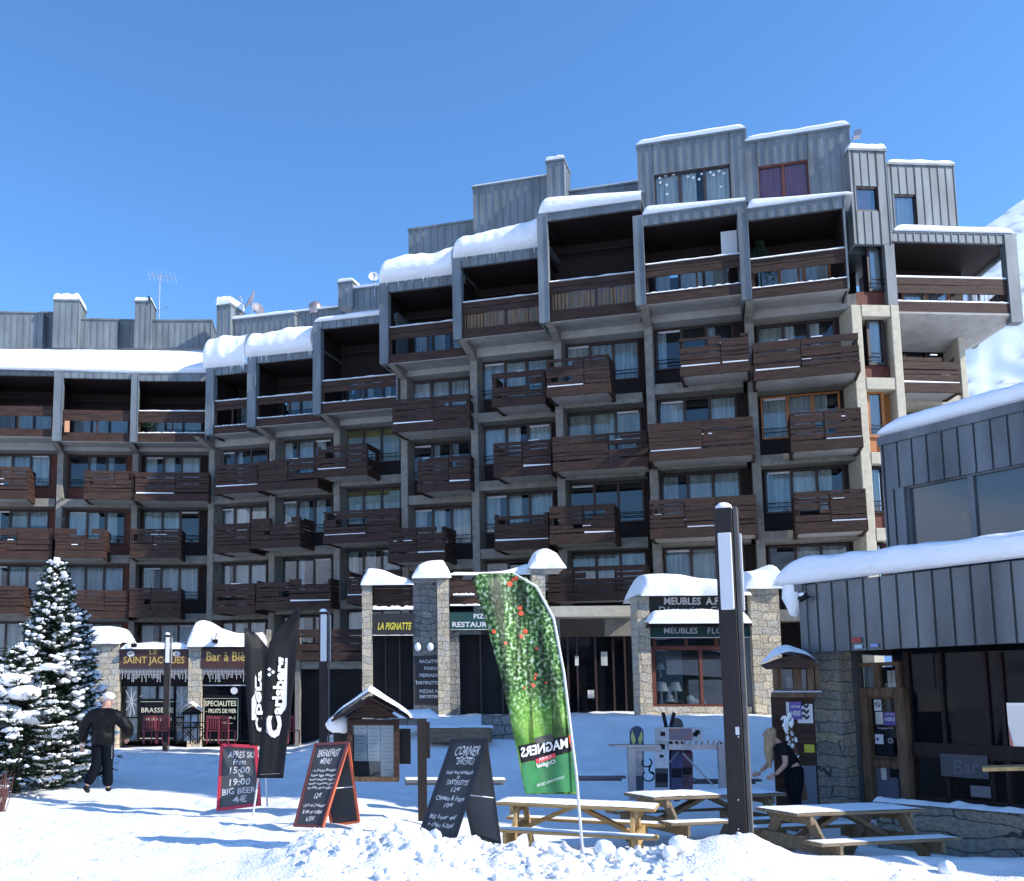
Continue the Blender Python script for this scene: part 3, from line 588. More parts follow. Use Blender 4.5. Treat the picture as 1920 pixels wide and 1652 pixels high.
rsn(4, 462, 590, 636, 617, .4, 'bulging snow lump below the dish and the small dome, on the roof before the first big step', 5, dp=-8, crest=.3, lump=.16)
rsn(5, 589, 716, 600, 583, .1, 'thin shaded snow wedge on the roof left of the small white dish', 6, dp=-3, crest=0)
rsn(6, 712, 853, 497, 470, .4, 'thick rounded snow slab on the roof right of the small white dish', 7, dp=-8, crest=.5, lump=.15)
rsn(7, 849, 1014, 455, 418, .4, 'thick rounded snow slab below the windowless attic left of the square chimney', 8, dp=-8, crest=.5, lump=.15)
rsn(8, 1009, 1203, 376, 362, .12, 'smooth white snow on the tallest loggia, below the square chimney', 9, dp=-4, crest=.4, lump=.05)
rsn(9, 1204, 1398, 391, 374, .05, 'thin snow strip below the attic window with starry white curtains', 10, dp=-4, crest=1.0, back=-.1, rise=.0, endl=.2, lump=.05)
rsn(10, 1400, 1600, 378, 362, .05, 'thin snow strip below the attic window with red curtains', 11, dp=-4, crest=1.0, back=-.1, rise=.0, endl=.2, endr=.2, lump=.05)
LG.append((FC, u0, u0, u1, zt, zo, zb))
rsn(11, 1676, 1900, 424, 432, .04, 'thin snow strip on the roof of the corner loggia at the right end', 12, dp=-4, crest=.9, back=-1.1, rise=.05, endr=.3, lump=.04)
# ------------------------------------------------------------------ ground: one sheet of snow, finely divided near the camera
def sm(a, b, x):
    t = min(1, max(0, (x - a) / (b - a))); return t * t * (3 - 2 * t)
CREST = [(-200, 1560), (300, 1552), (480, 1556), (560, 1558), (640, 1556), (700, 1560), (800, 1566), (900, 1582), (1000, 1594), (1100, 1600), (1180, 1600), (1250, 1588), (1330, 1564), (1390, 1560), (1440, 1580), (1490, 1606), (1600, 1622), (1700, 1640), (1800, 1645), (2400, 1650)]
def crest_z(px):
    for (a, ya), (b, yb) in zip(CREST, CREST[1:]):
        if a <= px <= b: y = ya + (yb - ya) * (px - a) / (b - a); return 1.8 - (y - YH) / FPX * 10.4
    return -.15
def ground_z(x, y, fine=True):
    px = XP + FPX * x / max(y, 2.)
    z = 0
    # square behind the tables lies a little lower; terrace before the shops on the right
    z -= .30 * sm(11.0, 12.2, y) * (1 - sm(15.5, 19, y)) * sm(.4, 2.2, x)
    z += 1.25 * sm(17.5, 25.5, y) * sm(-2.2, 2.6, x); z += .1 * sm(20, 26, y) * sm(7, 9, x)
    z -= .08 * sm(13, 17, y) * (1 - sm(-2, 1, x))
    # shovelled ridge across the foreground
    cz = crest_z(px); w = math.exp(-((y - 10.4) / .62) ** 2) if y > 10.4 else math.exp(-((y - 10.4) / 1.0) ** 2)
    edge = sm(430, 640, px)
    if 7 < y < 14: z += (cz - z) * w * (edge if cz > -.1 else edge * .8)
    if fine and 6 < y < 40:
        n = noise.noise
        z += .035 * n(V(x * .8, y * .8, 3)) + .07 * n(V(x * 1.1, y * 1.5, 61)) * sm(-7.5, -5, x) * (1 - sm(.5, 2, x)) * sm(9.5, 11, y) * (1 - sm(16.5, 18, y)) + .018 * n(V(x * 2.6, y * 2.2, 7)) * (1 + w)
        rg = w * edge * (1 - .85 * sm(1240, 1330, px)) * (1 - .0 * px)
        chunk = abs(n(V(x * 3.4, y * 3.4, 11))) * 1.3 + .55 * abs(n(V(x * 7, y * 7, 5)))
        z += rg * (.16 * chunk - .03 + .022 * n(V(x * 13, y * 13, 2)))
        near = (1 - sm(10, 12, y)) * (1 - .8 * sm(1150, 1300, px))
        z += near * (.028 * max(0, n(V(x * 7, y * 9, 21))) + .010 * n(V(x * 14, y * 14, 23)))
        # long scuffed tracks on the left
        tr = (1 - sm(-1.5, .5, x)) * sm(11, 12.5, y) * (1 - sm(18.6, 20, y))
        z += tr * (.05 * n(V(x * .5 + .8, y * 3.2, 31)) + .02 * n(V(x * 3, y * 8, 33)))
        bank = (1 - sm(-1, 1, x)) * sm(19, 20, y); z += .06 * bank * n(V(x * 1.2, y * .7, 40)); z += sm(17, 21, y) * (1 - sm(31, 34, y)) * (.11 * n(V(x * .5, y * .45, 50)) + .05 * n(V(x * 1.7, y * 1.3, 51)) + .02 * n(V(x * 5, y * 4, 52)))
    return z
def axis(parts):
    out = []
    for a, b, s in parts:
        n = max(1, int(round((b - a) / s)));  out += [a + (b - a) * k / n for k in range(n)]
    return out + [parts[-1][1]]
XS = axis([(-400, -60, 40), (-60, -14, 4), (-14, -7, .5), (-7, 8.5, .055), (8.5, 16, .5), (16, 60, 4), (60, 420, 40)])
YS = axis([(-120, -10, 10), (-10, 7, 1), (7, 8.4, .2), (8.4, 12.4, .045), (12.4, 20, .11), (20, 40, .4), (40, 80, 4), (80, 700, 40)])
vs = [V(x, y, ground_z(x, y)) for y in YS for x in XS]; w = len(XS)
import bisect
rf_ = random.Random(9); W_ = len(XS)
def dent(cx, cy, rx, ry, dep, rim):
    i0, i1 = bisect.bisect(XS, cx - .35), bisect.bisect(XS, cx + .35); j0, j1 = bisect.bisect(YS, cy - .45), bisect.bisect(YS, cy + .45)
    for j in range(j0, j1):
        for i in range(i0, i1):
            q = ((XS[i] - cx) / rx) ** 2 + ((YS[j] - cy) / ry) ** 2; vs[j * W_ + i].z += -dep * math.exp(-q) + rim * math.exp(-(q - 1.6) ** 2 * 2)
for tr_ in range(16):
    x, y = rf_.uniform(-6.5, 3.5), rf_.uniform(8.6, 18); a = rf_.choice([0, pi, .3, 2.8, .15, 1.3]) + rf_.uniform(-.2, .2)
    for k in range(14):
        a += rf_.uniform(-.12, .12); x += .36 * cos(a); y += .36 * sin(a); s_ = .1 * (-1) ** k
        if -7 < x < 8 and 8.4 < y < 19: dent(x - sin(a) * s_, y + cos(a) * s_, .085 + .07 * abs(cos(a)), .085 + .07 * abs(sin(a)) + (.03 if y > 12.4 else 0), rf_.uniform(.03, .06), .016)
for k in range(26):      # shallow ski and sledge grooves, ridges of pushed snow
    x, y, a, L_ = rf_.uniform(-6.5, 1), rf_.uniform(11, 18.5), rf_.uniform(-.25, .12), rf_.uniform(1, 4); d_ = rf_.uniform(-.035, .045)
    for q in range(int(L_ / .11)): dent(x + cos(a) * q * .11, y + sin(a) * q * .11, .10, .09, d_ * .5, 0)
gb = MB(); gb.add(vs, [(j * w + i, j * w + i + 1, (j + 1) * w + i + 1, (j + 1) * w + i) for j in range(len(YS) - 1) for i in range(w - 1)], 0, True)
tag(gb.build('ground', M['snow_ground']), kind='structure')
# loose lumps thrown up along the ridge
rb = random.Random(3); mb = MB()
for k in range(620):
    px = rb.uniform(560, 1290) if k < 540 else rb.uniform(420, 1900); y = rb.gauss(10.1, .5); x = (px - XP) / FPX * y; r = rb.choice([.012, .018, .022, .03, .04, .06]) * rb.uniform(.7, 1.3)
    if k >= 540: r *= .6
    mb.ball((x, y, ground_z(x, y) + r * .15), r, 9, 0, 1.1, (1, rb.uniform(.7, 1.1), rb.uniform(.6, .9)))
for px, yy, r in ((1122, 10.25, .115), (1150, 10.1, .07), (1745, 10.6, .09), (1258, 10.2, .10), (1240, 10.1, .08)):
    x = (px - XP) / FPX * yy; mb.ball((x, yy, ground_z(x, yy) + r * .6), r, 10, 0, .35)
tag(mb.build('snow_lumps', M['snow_rough']), kind='stuff')
# ------------------------------------------------------------------ far snow slope at the right, blue with distance
def mtn(a, b):
    d = 500 + 700 * b
    px = 1650 + 900 * a
    ridge = [(1650, 620), (1750, 520), (1845, 432), (1880, 400), (1925, 368), (2100, 250), (2600, 120)]
    for (p, q), (r, t) in zip(ridge, ridge[1:]):
        if p <= px <= r: y = q + (t - q) * (px - p) / (r - p); break
    h = (YH - y) / FPX * 1200
    v = V((px - XP) / FPX * d, d, 0); nz = noise.noise(V(v.x * .006, v.y * .006, 3)) * 40 + noise.noise(V(v.x * .02, v.y * .02, 5)) * 14 + noise.noise(V(v.x * .06, v.y * .05, 5)) * 4
    v.z = h * (b ** 1.25) * 1.0 + nz * min(1, b * 3) * (1 - b * .75) - 5; return v
mb = MB(); mb.grid(mtn, 220, 160)
M['far_snow'] = pri('far_snow', (.80, .83, .88), .9, 0, .0, 1)
m_, t_, b_, N_, L_ = nt('far_slope')
g_ = N_('ShaderNodeNewGeometry'); n_ = N_('ShaderNodeTexNoise'); n_.inputs['Scale'].default_value = .035; n_.inputs['Detail'].default_value = 9; L_(g_.outputs['Position'], n_.inputs['Vector'])
r_ = N_('ShaderNodeValToRGB'); r_.color_ramp.elements[0].position = .55; r_.color_ramp.elements[1].position = .72; r_.color_ramp.elements[0].color = (.84, .86, .9, 1); r_.color_ramp.elements[1].color = (.30, .31, .34, 1); L_(n_.outputs['Fac'], r_.inputs[0]); L_(r_.outputs[0], b_.inputs['Base Color']); b_.inputs['Roughness'].default_value = .9
tag(mb.build('mountain', m_), kind='structure')
def ringm(a, b):
    t = radians(-215 + 262 * a); d = 260 + 520 * b; v = V(d * cos(t), d * sin(t), 0)
    h = 150 + 75 * noise.noise(V(cos(t) * 2.2, sin(t) * 2.2, 1)) + 60 * noise.noise(V(cos(t) * 6, sin(t) * 6, 4)); v.z = -6 + h * b ** 1.1 + 14 * b * noise.noise(V(v.x * .012, v.y * .012, 8)); return v
mb = MB(); mb.grid(ringm, 110, 24); tag(mb.build('hills', m_), kind='structure')
# unseen tall block added right of the frame, shaped to shade the square
mb = MB(); TX, TY0, TY1, TH = 20.5, 7.4, 18.9, 27.
mb.box(TX, 23, TY0, TY1, -1, TH)
ht = empty('shade_block', (21.7, 13, 0), 'unseen tall metal clad block added outside the frame on the right to shade the square', 'building')
mb.build('wall', M['zinc'], ht)
for k in range(7):
    w2 = MB(); w2.box(TX - .06, TX, TY0 + .6, TY1 - .6, 2.5 + k * 3, 4 + k * 3); w2.build('window', M['glass_dark'], ht)
mb = MB(); mb.box(TX - .1, 23.1, TY0 - .1, TY1 + .1, TH, TH + .5); mb.build('roof', M['snow'], ht)
# ------------------------------------------------------------------ shops at the foot of the building
M['sign_brown'] = pri('brown_sign_board', (.06, .022, .018), .55, 0, .2, 4); M['gold'] = pri('gold_lettering', (.55, .38, .10), .4, .3); M['sign_green'] = pri('green_sign_board', (.008, .055, .045), .45)
M['sign_black'] = pri('black_sign_board', (.018, .016, .016), .5); M['cream'] = pri('cream_lettering', (.72, .70, .50), .6); M['yellow'] = pri('yellow_lettering', (.62, .52, .04), .6)
def ledge(F, x0, x1, y0, ytl, outf, outb, label, seed, peaks=(), parent=None, name='snow', n=60):
    """snow lying along a wall top: bottom on photo row y0 at out=outf, rounded, humps at given photo x"""
    mb = MB(); ym = (y0 + ytl) / 2; u0, u1 = F.ux(x0, outf, ym), F.ux(x1, outf, ym); xm = (x0 + x1) / 2; zb = F.z(xm, y0, outf); h = F.z(xm, ytl, (outf + outb) / 2) - zb; W_ = outf - outb
    pk = [(F.ux(a, (outf + outb) / 2, b), F.z(a, b, (outf + outb) / 2) - zb, c) for a, b, c in peaks]
    def fn(a, b):
        u = u0 + (u1 - u0) * a; hh = h
        for pu, ph, pw in pk: hh += max(0, ph - h) * math.exp(-((u - pu) / pw) ** 2)
        e = min(1, min(a, 1 - a) * (u1 - u0) / .25 + .02) ** .5
        t = b * pi; nz = noise.noise(V(u * 1.6, b * 2, seed)) * .10
        return F.P(u, (outf + outb) / 2 + cos(t) * W_ / 2 * (1.06 + nz), zb + (sin(t) ** .55 if 0 < b < 1 else 0) * hh * e * (1 + nz))
    mb.grid(fn, n, 12)
    if parent: return mb.build(name, M['snow'], parent)
    return tag(mb.build('snow', M['snow'], origin=F.P(u0, outf, zb)), label, 'snow', 'snow heaped on the shop fronts')
# --- brasserie at the left
FA = Frame(160, 36.6, 560, 36.6)
br = empty('brasserie', FA.P(4, 0, 0), 'low brasserie with brown fascia signs and pale stone piers below the left wing', 'building')
zg = -.3
def zb_(F, y, o=0, x=350): return F.z(x, y, o)
mb = MB(); FA.rect(mb, 150, 1206, 221, 1420, .15, 3.2); mb.build('pier', M['stone'], br)
mb = MB(); FA.rect(mb, 352, 1206, 377, 1420, .12, 3); mb.build('pier', M['stone'], br)
mb = MB(); FA.rect(mb, 480, 1206, 500, 1420, .12, 3); mb.build('pier', M['concrete'], br)
mb = MB(); FA.rect(mb, 150, 1205, 500, 1217, .05, 4); FA.rect(mb, 221, 1252, 352, 1285, -.35, .1); FA.rect(mb, 377, 1252, 480, 1284, -.35, .1); FA.rect(mb, 221, 1285, 480, 1420, -1.6, .1); mb.build('wall', M['wood_wall'], br)
for (a, c, txt) in ((222, 352, ((1218, 1227, 280, 295, 'LE'), (1231, 1248, 231, 346, 'SAINT JACQUES'))), (377, 492, ((1222, 1240, 387, 485, 'Bar à Bières'),))):
    mb = MB(); FA.rect(mb, a, 1216, c, 1253, .14, .12); sg = mb.build('sign_board', M['sign_brown'], br)
    lt = MB()
    for (y0, y1, x0, x1, s) in txt: ftext(FA, lt, s, x0, y0, x1, y1, .15, bold=.015)
    lt.build('lettering', M['gold'], sg)
    if a == 222:
        em = MB()
        for x in (245, 331):
            cx, cz = FA.inv(x, 1226, .155); em.add([FA.P(cx + .15 * cos(k * pi / 10), .155, cz + .11 * sin(k * pi / 10)) for k in range(20)], [list(range(20))])
            em.add([FA.P(cx - .02 + .07 * cos(k * pi / 6), .16, cz + .04 * sin(k * pi / 6)) for k in range(12)], [list(range(12))], 1)
        em.build('emblem', [M['white'], M['gold']], sg)
# icicle light strings
for a, c in ((223, 352), (377, 466)):
    mb = MB(); n = int((c - a) / 2.6)
    for k in range(n):
        x = a + (c - a) * (k + .5) / n; h = rb.choice([8, 13, 19, 25, 16]); u, z = FA.inv(x, 1253, .1); z1 = FA.z(x, 1253 + h, .1)
        q = z
        while q > z1: FA.box(mb, u - .012, u + .012, .1, .08, q - .035, q); q -= .055
    mb.build('icicle_lights', M['white'], br)
# glazing
def shopwin(x0, y0, x1, y1, n, cur=None, out=-.3, mats=None, parent=br, F=FA, g=None, **k):
    u0, u1 = F.ux(x0, out, (y0 + y1) / 2), F.ux(x1, out, (y0 + y1) / 2); xm = (x0 + x1) / 2
    return window(F, parent, u0, u1, F.z(xm, y1, out), F.z(xm, y0, out), out, n, cur=cur, mats=mats or M['black'], glassm=g or M['glass'], **k)
lace = (CUR[1], 0, 1, 0, 1)
def star(wo, F, x, y, r, out=-.27):
    mb = MB(); cu, cz = F.inv(x, y, out)
    for k in range(9):
        t = 2 * pi * k / 9 + .3; l = r * (1.6 if k % 3 == 0 else 1) ; mb.bar(F.P(cu, out, cz), F.P(cu + l * .5 * cos(t), out, cz + l * sin(t)), .02, .02, F.n)
    mb.build('star_decal', M['white'], wo)
w = shopwin(236, 1287, 258, 1344, 1, [lace]); star(w, FA, 247, 1316, .55)
w = shopwin(330, 1287, 352, 1344, 1, [lace]); star(w, FA, 341, 1316, .55)
shopwin(236, 1347, 258, 1388, 1, [lace]); shopwin(330, 1347, 352, 1388, 1, [lace])
shopwin(263, 1287, 293, 1310, 1, [lace]); shopwin(297, 1287, 326, 1310, 1, [lace])
w = shopwin(263, 1314, 326, 1386, 1, None, g=M['glass_dark']); lt = MB()
ftext(FA, lt, 'BRASSERIE', 265, 1327, 325, 1336, -.27); ftext(FA, lt, 'Le Saint Jacques', 274, 1344, 322, 1353, -.27); lt.build('lettering', M['cream'], w)
def outline(F, x0, y0, x1, y1, out, parent, mat, t=.025):
    mb = MB(); u0, z1 = F.inv(x0, y0, out); u1, z0 = F.inv(x1, y1, out)
    F.box(mb, u0, u1, out, out - .01, z1 - t, z1); F.box(mb, u0, u1, out, out - .01, z0, z0 + t); F.box(mb, u0, u0 + t, out, out - .01, z0, z1); F.box(mb, u1 - t, u1, out, out - .01, z0, z1); return mb.build('border', mat, parent)
outline(FA, 261, 1315, 327, 1385, -.26, w, M['cream'])
w = shopwin(381, 1308, 447, 1388, 1, None, g=M['glass_dark']); lt = MB()
for s, x0, y0, x1, y1 in (('SPECIALITES:', 384, 1314, 445, 1324), ('- FRUITS DE MER', 386, 1329, 443, 1337), ('(Moules, Huîtres...)', 387, 1342, 441, 1349), ('etc...', 417, 1352, 436, 1357)): ftext(FA, lt, s, x0, y0, x1, y1, -.27, bold=.012)
lt.build('lettering', M['cream'], w); outline(FA, 382, 1309, 446, 1388, -.26, w, M['cream'])
w = shopwin(381, 1287, 447, 1304, 1, None, g=M['glass_dark']); mb = MB(); cu, cz = FA.inv(439, 1295, -.25); mb.add([FA.P(cu + .14 * cos(k * pi / 12), -.25, cz + .14 * sin(k * pi / 12)) for k in range(24)], [list(range(24))]); mb.build('clock_face', M['white'], w)
shopwin(452, 1287, 478, 1388, 1, None, g=M['glass_dark'])
mb = MB(); FA.rect(mb, 377, 1284, 480, 1286, -.2, .15); mb.build('ledge', M['white'], br)
ledge(FA, 150, 228, 1207, 1182, .3, -2.6, 'high rounded snow heap on the broad pale stone pier behind the fir tree', 1, ((190, 1174, 1.2),))
ledge(FA, 226, 356, 1217, 1205, .22, -1.6, 'low even snow on the fascia with two white oval emblems', 2)
ledge(FA, 350, 500, 1213, 1188, .3, -2.6, 'snow with a tall hump on the fascia and pier right of the oval emblems', 3, ((386, 1165, .75),))
def spot(x, y):
    mb = MB(); u, z = FA.inv(x, y, .4); F = FA
    mb.tube([F.P(u + .12, .1, z - .1), F.P(u + .12, .2, z + .35), F.P(u + .05, .45, z + .38), F.P(u, .45, z + .15)], .015, 6); mb.obox(F.P(u - .1, .4, z), F.u * .2, F.o * .16, V(0, 0, .14)); mb.build('spot_lamp', M['black'], br)
spot(252, 1214); spot(404, 1206)
# --- dark recessed middle part of the ground floor
FM_ = Frame(480, 37.2, 700, 36.6)
md = empty('entrance_passage', FM_.P(2, 0, 0), 'dark recessed passage with concrete posts left of the stone fronted restaurant', 'passage')
for a, c in ((553, 562), (498, 504)):
    mb = MB(); FM_.rect(mb, a, 1180, c, 1420, .1, .4); mb.build('post', M['concrete'], md)
mb = MB(); FM_.rect(mb, 555, 1240, 684, 1254, .05, .5); FM_.rect(mb, 500, 1236, 556, 1250, .05, .4); mb.build('lintel', M['concrete'], md)
mb = MB(); F = FM_; u0, u1 = F.ux(556, .3, 1210), F.ux(684, .3, 1210); slat_wall(lambda t, d, z: F.P(u0 + (u1 - u0) * t, .3 + d, z), u1 - u0, F.z(620, 1238, .3), F.z(620, 1180, .3), 91, mb, None); mb.build('parapet', M['wood'], md)
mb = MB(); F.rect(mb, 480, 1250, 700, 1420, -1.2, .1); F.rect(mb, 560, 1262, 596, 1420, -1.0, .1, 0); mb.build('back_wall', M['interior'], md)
mb = MB(); F.rect(mb, 520, 1290, 545, 1390, -.2, .5); mb.build('board', M['sign_black'], md)
# --- stone restaurant front
FP = Frame(680, 31.1, 1025, 30.7)
rs = empty('pizza_restaurant', FP.P(3, 0, 1.2), 'stone fronted pizza restaurant with snow capped piers behind the green feather flag', 'building')
for a, c, y0, o, th, mt in ((679, 698, 1098, .35, .5, 'stone'), (775, 822, 1097, .1, .6, 'stone_grey'), (821, 843, 1083, .45, .8, 'stone'), (1000, 1025, 1069, .45, .8, 'stone')):
    mb = MB(); FP.rect(mb, a, y0, c, 1348, o, th); mb.build('pier', M[mt], rs)
for a, c, yt, yb in ((698, 775, 1096, 1143), (843, 1000, 1078, 1134)):
    mb = MB(); u0, u1 = FP.ux(a, 0, 1120), FP.ux(c, 0, 1120); slat_wall(lambda t, d, z: FP.P(u0 + (u1 - u0) * t, .05 + d, z), u1 - u0, FP.z((a + c) / 2, yb, 0), FP.z((a + c) / 2, yt, 0), a, mb, None); mb.build('parapet', M['wood'], rs)
for a, c, y0, y1, txt in ((697, 776, 1150, 1192, (('LA PIGNATTE', 708, 1167, 772, 1181, 'yellow', .25),)), (843, 1006, 1148, 1182, (('PIZZERIA', 888, 1151, 945, 1160, 'white', 0), ('RESTAURANT', 848, 1166, 945, 1176, 'white', 0)))):
    mb = MB(); FP.rect(mb, a, y0, c, y1, .3, .15); sg = mb.build('sign_board', M['sign_green'] if a > 800 else M['sign_black'], rs)
    for s, x0, ya, x1, yb, mt, sh in txt:
        lt = MB(); ftext(FP, lt, s, x0, ya, x1, yb, .31, bold=.03, shear=sh); lt.build('lettering', M[mt], sg)
mb = MB(); FP.rect(mb, 690, 1190, 1000, 1348, -.7, .1); mb.build('back_wall', M['interior'], rs)
mb = MB(); FP.rect(mb, 843, 1181, 862, 1348, .1, .5); mb.build('wall', M['stone_grey'], rs)
for a, c in ((722, 724), (748, 751), (900, 903), (940, 944)):
    mb = MB(); FP.rect(mb, a, 1192, c, 1340, -.5, .1); mb.build('mullion', M['frame'], rs)
mb = MB(); FP.rect(mb, 777, 1230, 823, 1322, .16, .05); sg = mb.build('menu_panel', M['sign_black'], rs)
lt = MB()
for s, y in (('RACLETTE', 1240), ('FONDUE', 1253), ('PIERRADE', 1266), ('TARTIFLETTE', 1280), ('PIZZAS A', 1296), ('EMPORTER', 1306)):
    w_ = len(s) * 4.6; x1 = 831 if len(s) < 9 else 838; ftext(FP, lt, s, x1 - w_, y - 3, x1, y + 3, .17, bold=.02) if False else ftext(FP, lt, s, 822 - min(43, len(s) * 4.4), y - 3, 821.5, y + 3.2, .17, bold=.015)
lt.build('lettering', M['white'], sg)
for x in (783, 807): mb = MB(); mb.ball(FP.P(FP.ux(x, .35, 1215), .35, FP.z(x, 1213, .35)), .11, 10, 0, .1, (1, 1, 1.3)); mb.build('wall_lamp', M['snow'], rs)
ledge(FP, 676, 777, 1097, 1088, .45, -.5, 'pointed snow cap on the leftmost stone pier of the pizza restaurant', 11, ((700, 1066, .75),))
ledge(FP, 772, 846, 1084, 1074, .55, -.7, 'snow cap on the grey stone wall and pier left of the green flag', 12, ((828, 1056, .8), (800, 1066, .6)))
ledge(FP, 840, 1003, 1078, 1073, .15, -.5, 'flat thin snow above the brown boards behind the top of the green flag', 13, ((1000, 1055, .7),))
ledge(FP, 992, 1062, 1066, 1060, .55, -.8, 'tall snow dome on the stone pier behind the green flag tip', 14, ((1018, 1029, .62),))
for a, c, y, h in ((699, 775, 1144, 8), (844, 940, 1136, 4), (699, 775, 1192, 3), (845, 1000, 1181, 2), (850, 890, 1116, 4)):
    mb = MB(); u0, u1 = FP.ux(a, .3, y), FP.ux(c, .3, y); z = FP.z((a + c) / 2, y, .3); hh = h * .0175
    mb.grid(lambda s, t: FP.P(u0 + (u1 - u0) * s, .33 - .25 * t, z + hh * (1 + .7 * noise.noise(V(s * 9, a, 0))) * sin(pi * (.05 + .9 * t))), 24, 6); mb.build('snow', M['snow'], rs)
# planters / low walls before it
pl = empty('planter', FP.P(2, 2.2, 1.0), 'long timber planter box with snow on its rim in front of the stone piers', 'planter')
FQ = Frame(640, 22.2, 1000, 21.8)
mb = MB(); FQ.rect(mb, 800, 1366, 922, 1392, .3, .6); FQ.rect(mb, 862, 1364, 920, 1388, .34, .1); mb.build('box', pri('weathered_timber', (.20, .15, .10), .8, 0, .3, 3, .3, 10, .2, (1, 1, 6)), pl)
mb = MB(); u0, u1 = FQ.ux(800, .3, 1366), FQ.ux(925, .3, 1366); z = FQ.z(860, 1366, .3); mb.grid(lambda s, t: FQ.P(u0 + (u1 - u0) * s, .33 - .6 * t, z + .07 * sin(pi * (.05 + .9 * t)) * (1 + .5 * noise.noise(V(s * 9, 4, 0)))), 20, 6); mb.build('snow', M['snow'], pl)
mb = MB(); FQ.rect(mb, 905, 1340, 990, 1400, -.6, .5); tag(mb.build('retaining_wall', M['stone_grey'], origin=FQ.P(5, -.6, .8)), 'low dark stone retaining wall between the planter and the green flag', 'wall')
mb = MB(); FQ.rect(mb, 735, 1338, 800, 1360, -.6, .8); lw = mb.build('low_wall', M['stone_grey'], origin=FQ.P(2, -.6, .8)); tag(lw, 'low stone ledge under the black menu panel', 'wall')
ledge(FQ, 728, 824, 1347, 1330, -.4, -1.6, 'rounded snow pillow below the black menu panel of the pizza restaurant', 15)
# --- entrance with big balcony over it, then the furniture shop
FE2 = Frame(1025, 30.2, 1215, 29.9)
en = empty('entrance_hall', FE2.P(2, 0, 1), 'dark glazed entrance under a lit concrete lintel, right of the green flag', 'entrance')
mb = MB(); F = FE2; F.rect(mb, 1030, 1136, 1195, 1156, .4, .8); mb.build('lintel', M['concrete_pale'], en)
mb = MB(); F.rect(mb, 1030, 1158, 1200, 1372, -1.6, .1); mb.build('back_wall', M['interior'], en)
mb = MB(); F.rect(mb, 1038, 1156, 1052, 1372, .1, .5); F.rect(mb, 1135, 1156, 1195, 1192, -.2, .2); mb.build('post', M['concrete'], en)
for a, c in ((1064, 1068), (1082, 1085), (1116, 1120), (1150, 1153), (1172, 1175)):
    mb = MB(); F.rect(mb, a, 1195, c, 1366, -.6, .08); mb.build('door_frame', M['frame'], en)
for a, y0, c, y1 in ((1052, 1194, 1198, 1362),):
    mb = MB(); F.rect(mb, a, y0, c, y1, -.7, .02); mb.build('pane', M['glass_dark'], en)
for a, y0, c, y1 in ((1127, 1222, 1139, 1248), (1102, 1294, 1114, 1309), (1078, 1230, 1085, 1248)):
    mb = MB(); F.rect(mb, a, y0, c, y1, -.55, .01); mb.build('notice', CUR[1], en)
mb = MB(); F.rect(mb, 1141, 1345, 1196, 1368, .1, .3); mb.build('step_wall', M['concrete'], en)
FS = Frame(1192, 27.1, 1470, 26.8)
sh = empty('furniture_shop', FS.P(2, 0, 1.2), 'furniture shop with green fascia and red brown display window between rubble stone piers', 'shop')
for a, c, y0, o in ((1198, 1221, 1116, .35), (1412, 1466, 1103, .35)):
    mb = MB(); FS.rect(mb, a, y0, c, 1352, o, .8); mb.build('pier', M['stone'], sh)
mb = MB(); FS.rect(mb, 1216, 1117, 1410, 1148, .1, .2); sg = mb.build('sign_board', M['sign_black'], sh)
lt = MB(); ftext(FS, lt, 'MEUBLES  A.FLORES', 1245, 1120, 1398, 1134, .115, bold=.03); ftext(FS, lt, 'Décoration  Cadeaux', 1236, 1137, 1398, 1149, .115, bold=.01); lt.build('lettering', M['white'], sg)
mb = MB(); FS.rect(mb, 1218, 1169, 1410, 1174, .75, .9); FS.rect(mb, 1218, 1148, 1410, 1170, .0, .2); mb.build('canopy', M['black'], sh)
ledge(FS, 1216, 1409, 1169, 1143, .78, .05, 'straight band of snow on the canopy between the black and the green fascia signs', 21, n=40)
mb = MB(); FS.rect(mb, 1221, 1173, 1410, 1195, .2, .15); sg = mb.build('sign_board', M['sign_green'], sh)
lt = MB(); ftext(FS, lt, 'MEUBLES', 1245, 1177, 1308, 1188, .21, bold=.012); ftext(FS, lt, 'FLORES', 1327, 1177, 1382, 1188, .21); lt.build('lettering', M['white'], sg)
mb = MB(); FS.rect(mb, 1219, 1169, 1410, 1172, .24, .05); FS.rect(mb, 1219, 1194.5, 1410, 1196, .24, .05); mb.build('trim', M['white'], sg)
w = shopwin(1229, 1219, 1400, 1320, 2, None, out=.0, mats=M['wood_red'], parent=sh, F=FS, fr=.13); shopwin(1229, 1197, 1400, 1212, 3, None, out=.0, mats=M['wood_red'], parent=sh, F=FS, fr=.08)
mb = MB(); FS.rect(mb, 1218, 1325, 1410, 1348, .25, .4); mb.build('plinth', M['stone'], sh)
mb = MB(); FS.rect(mb, 1410, 1117, 1412, 1330, .2, .3); FS.rect(mb, 1400, 1150, 1410, 1335, .15, .3); mb.build('wall', M['zinc_dark'], sh)
mb = MB()
def lampfig(x, y, s):      # small white table lamp
    u, z = FS.inv(x, y, -.25); n = 10
    mb.tube([FS.P(u, -.25, z), FS.P(u, -.25, z + .12 * s), FS.P(u, -.25, z + .3 * s)], [.05 * s, .03 * s, .02 * s], n)
    mb.tube([FS.P(u, -.25, z + .28 * s), FS.P(u, -.25, z + .5 * s)], [.16 * s, .09 * s], n)
lampfig(1241, 1320, 1.3); lampfig(1268, 1318, 1.2); lampfig(1239, 1270, .8)
u, z = FS.inv(1256, 1320, -.2)
for k in range(3): mb.tube([FS.P(u, -.2, z + .07 + k * .12), FS.P(u, -.2, z + .26 + k * .12)], [.16 - k * .045, .01], 10)
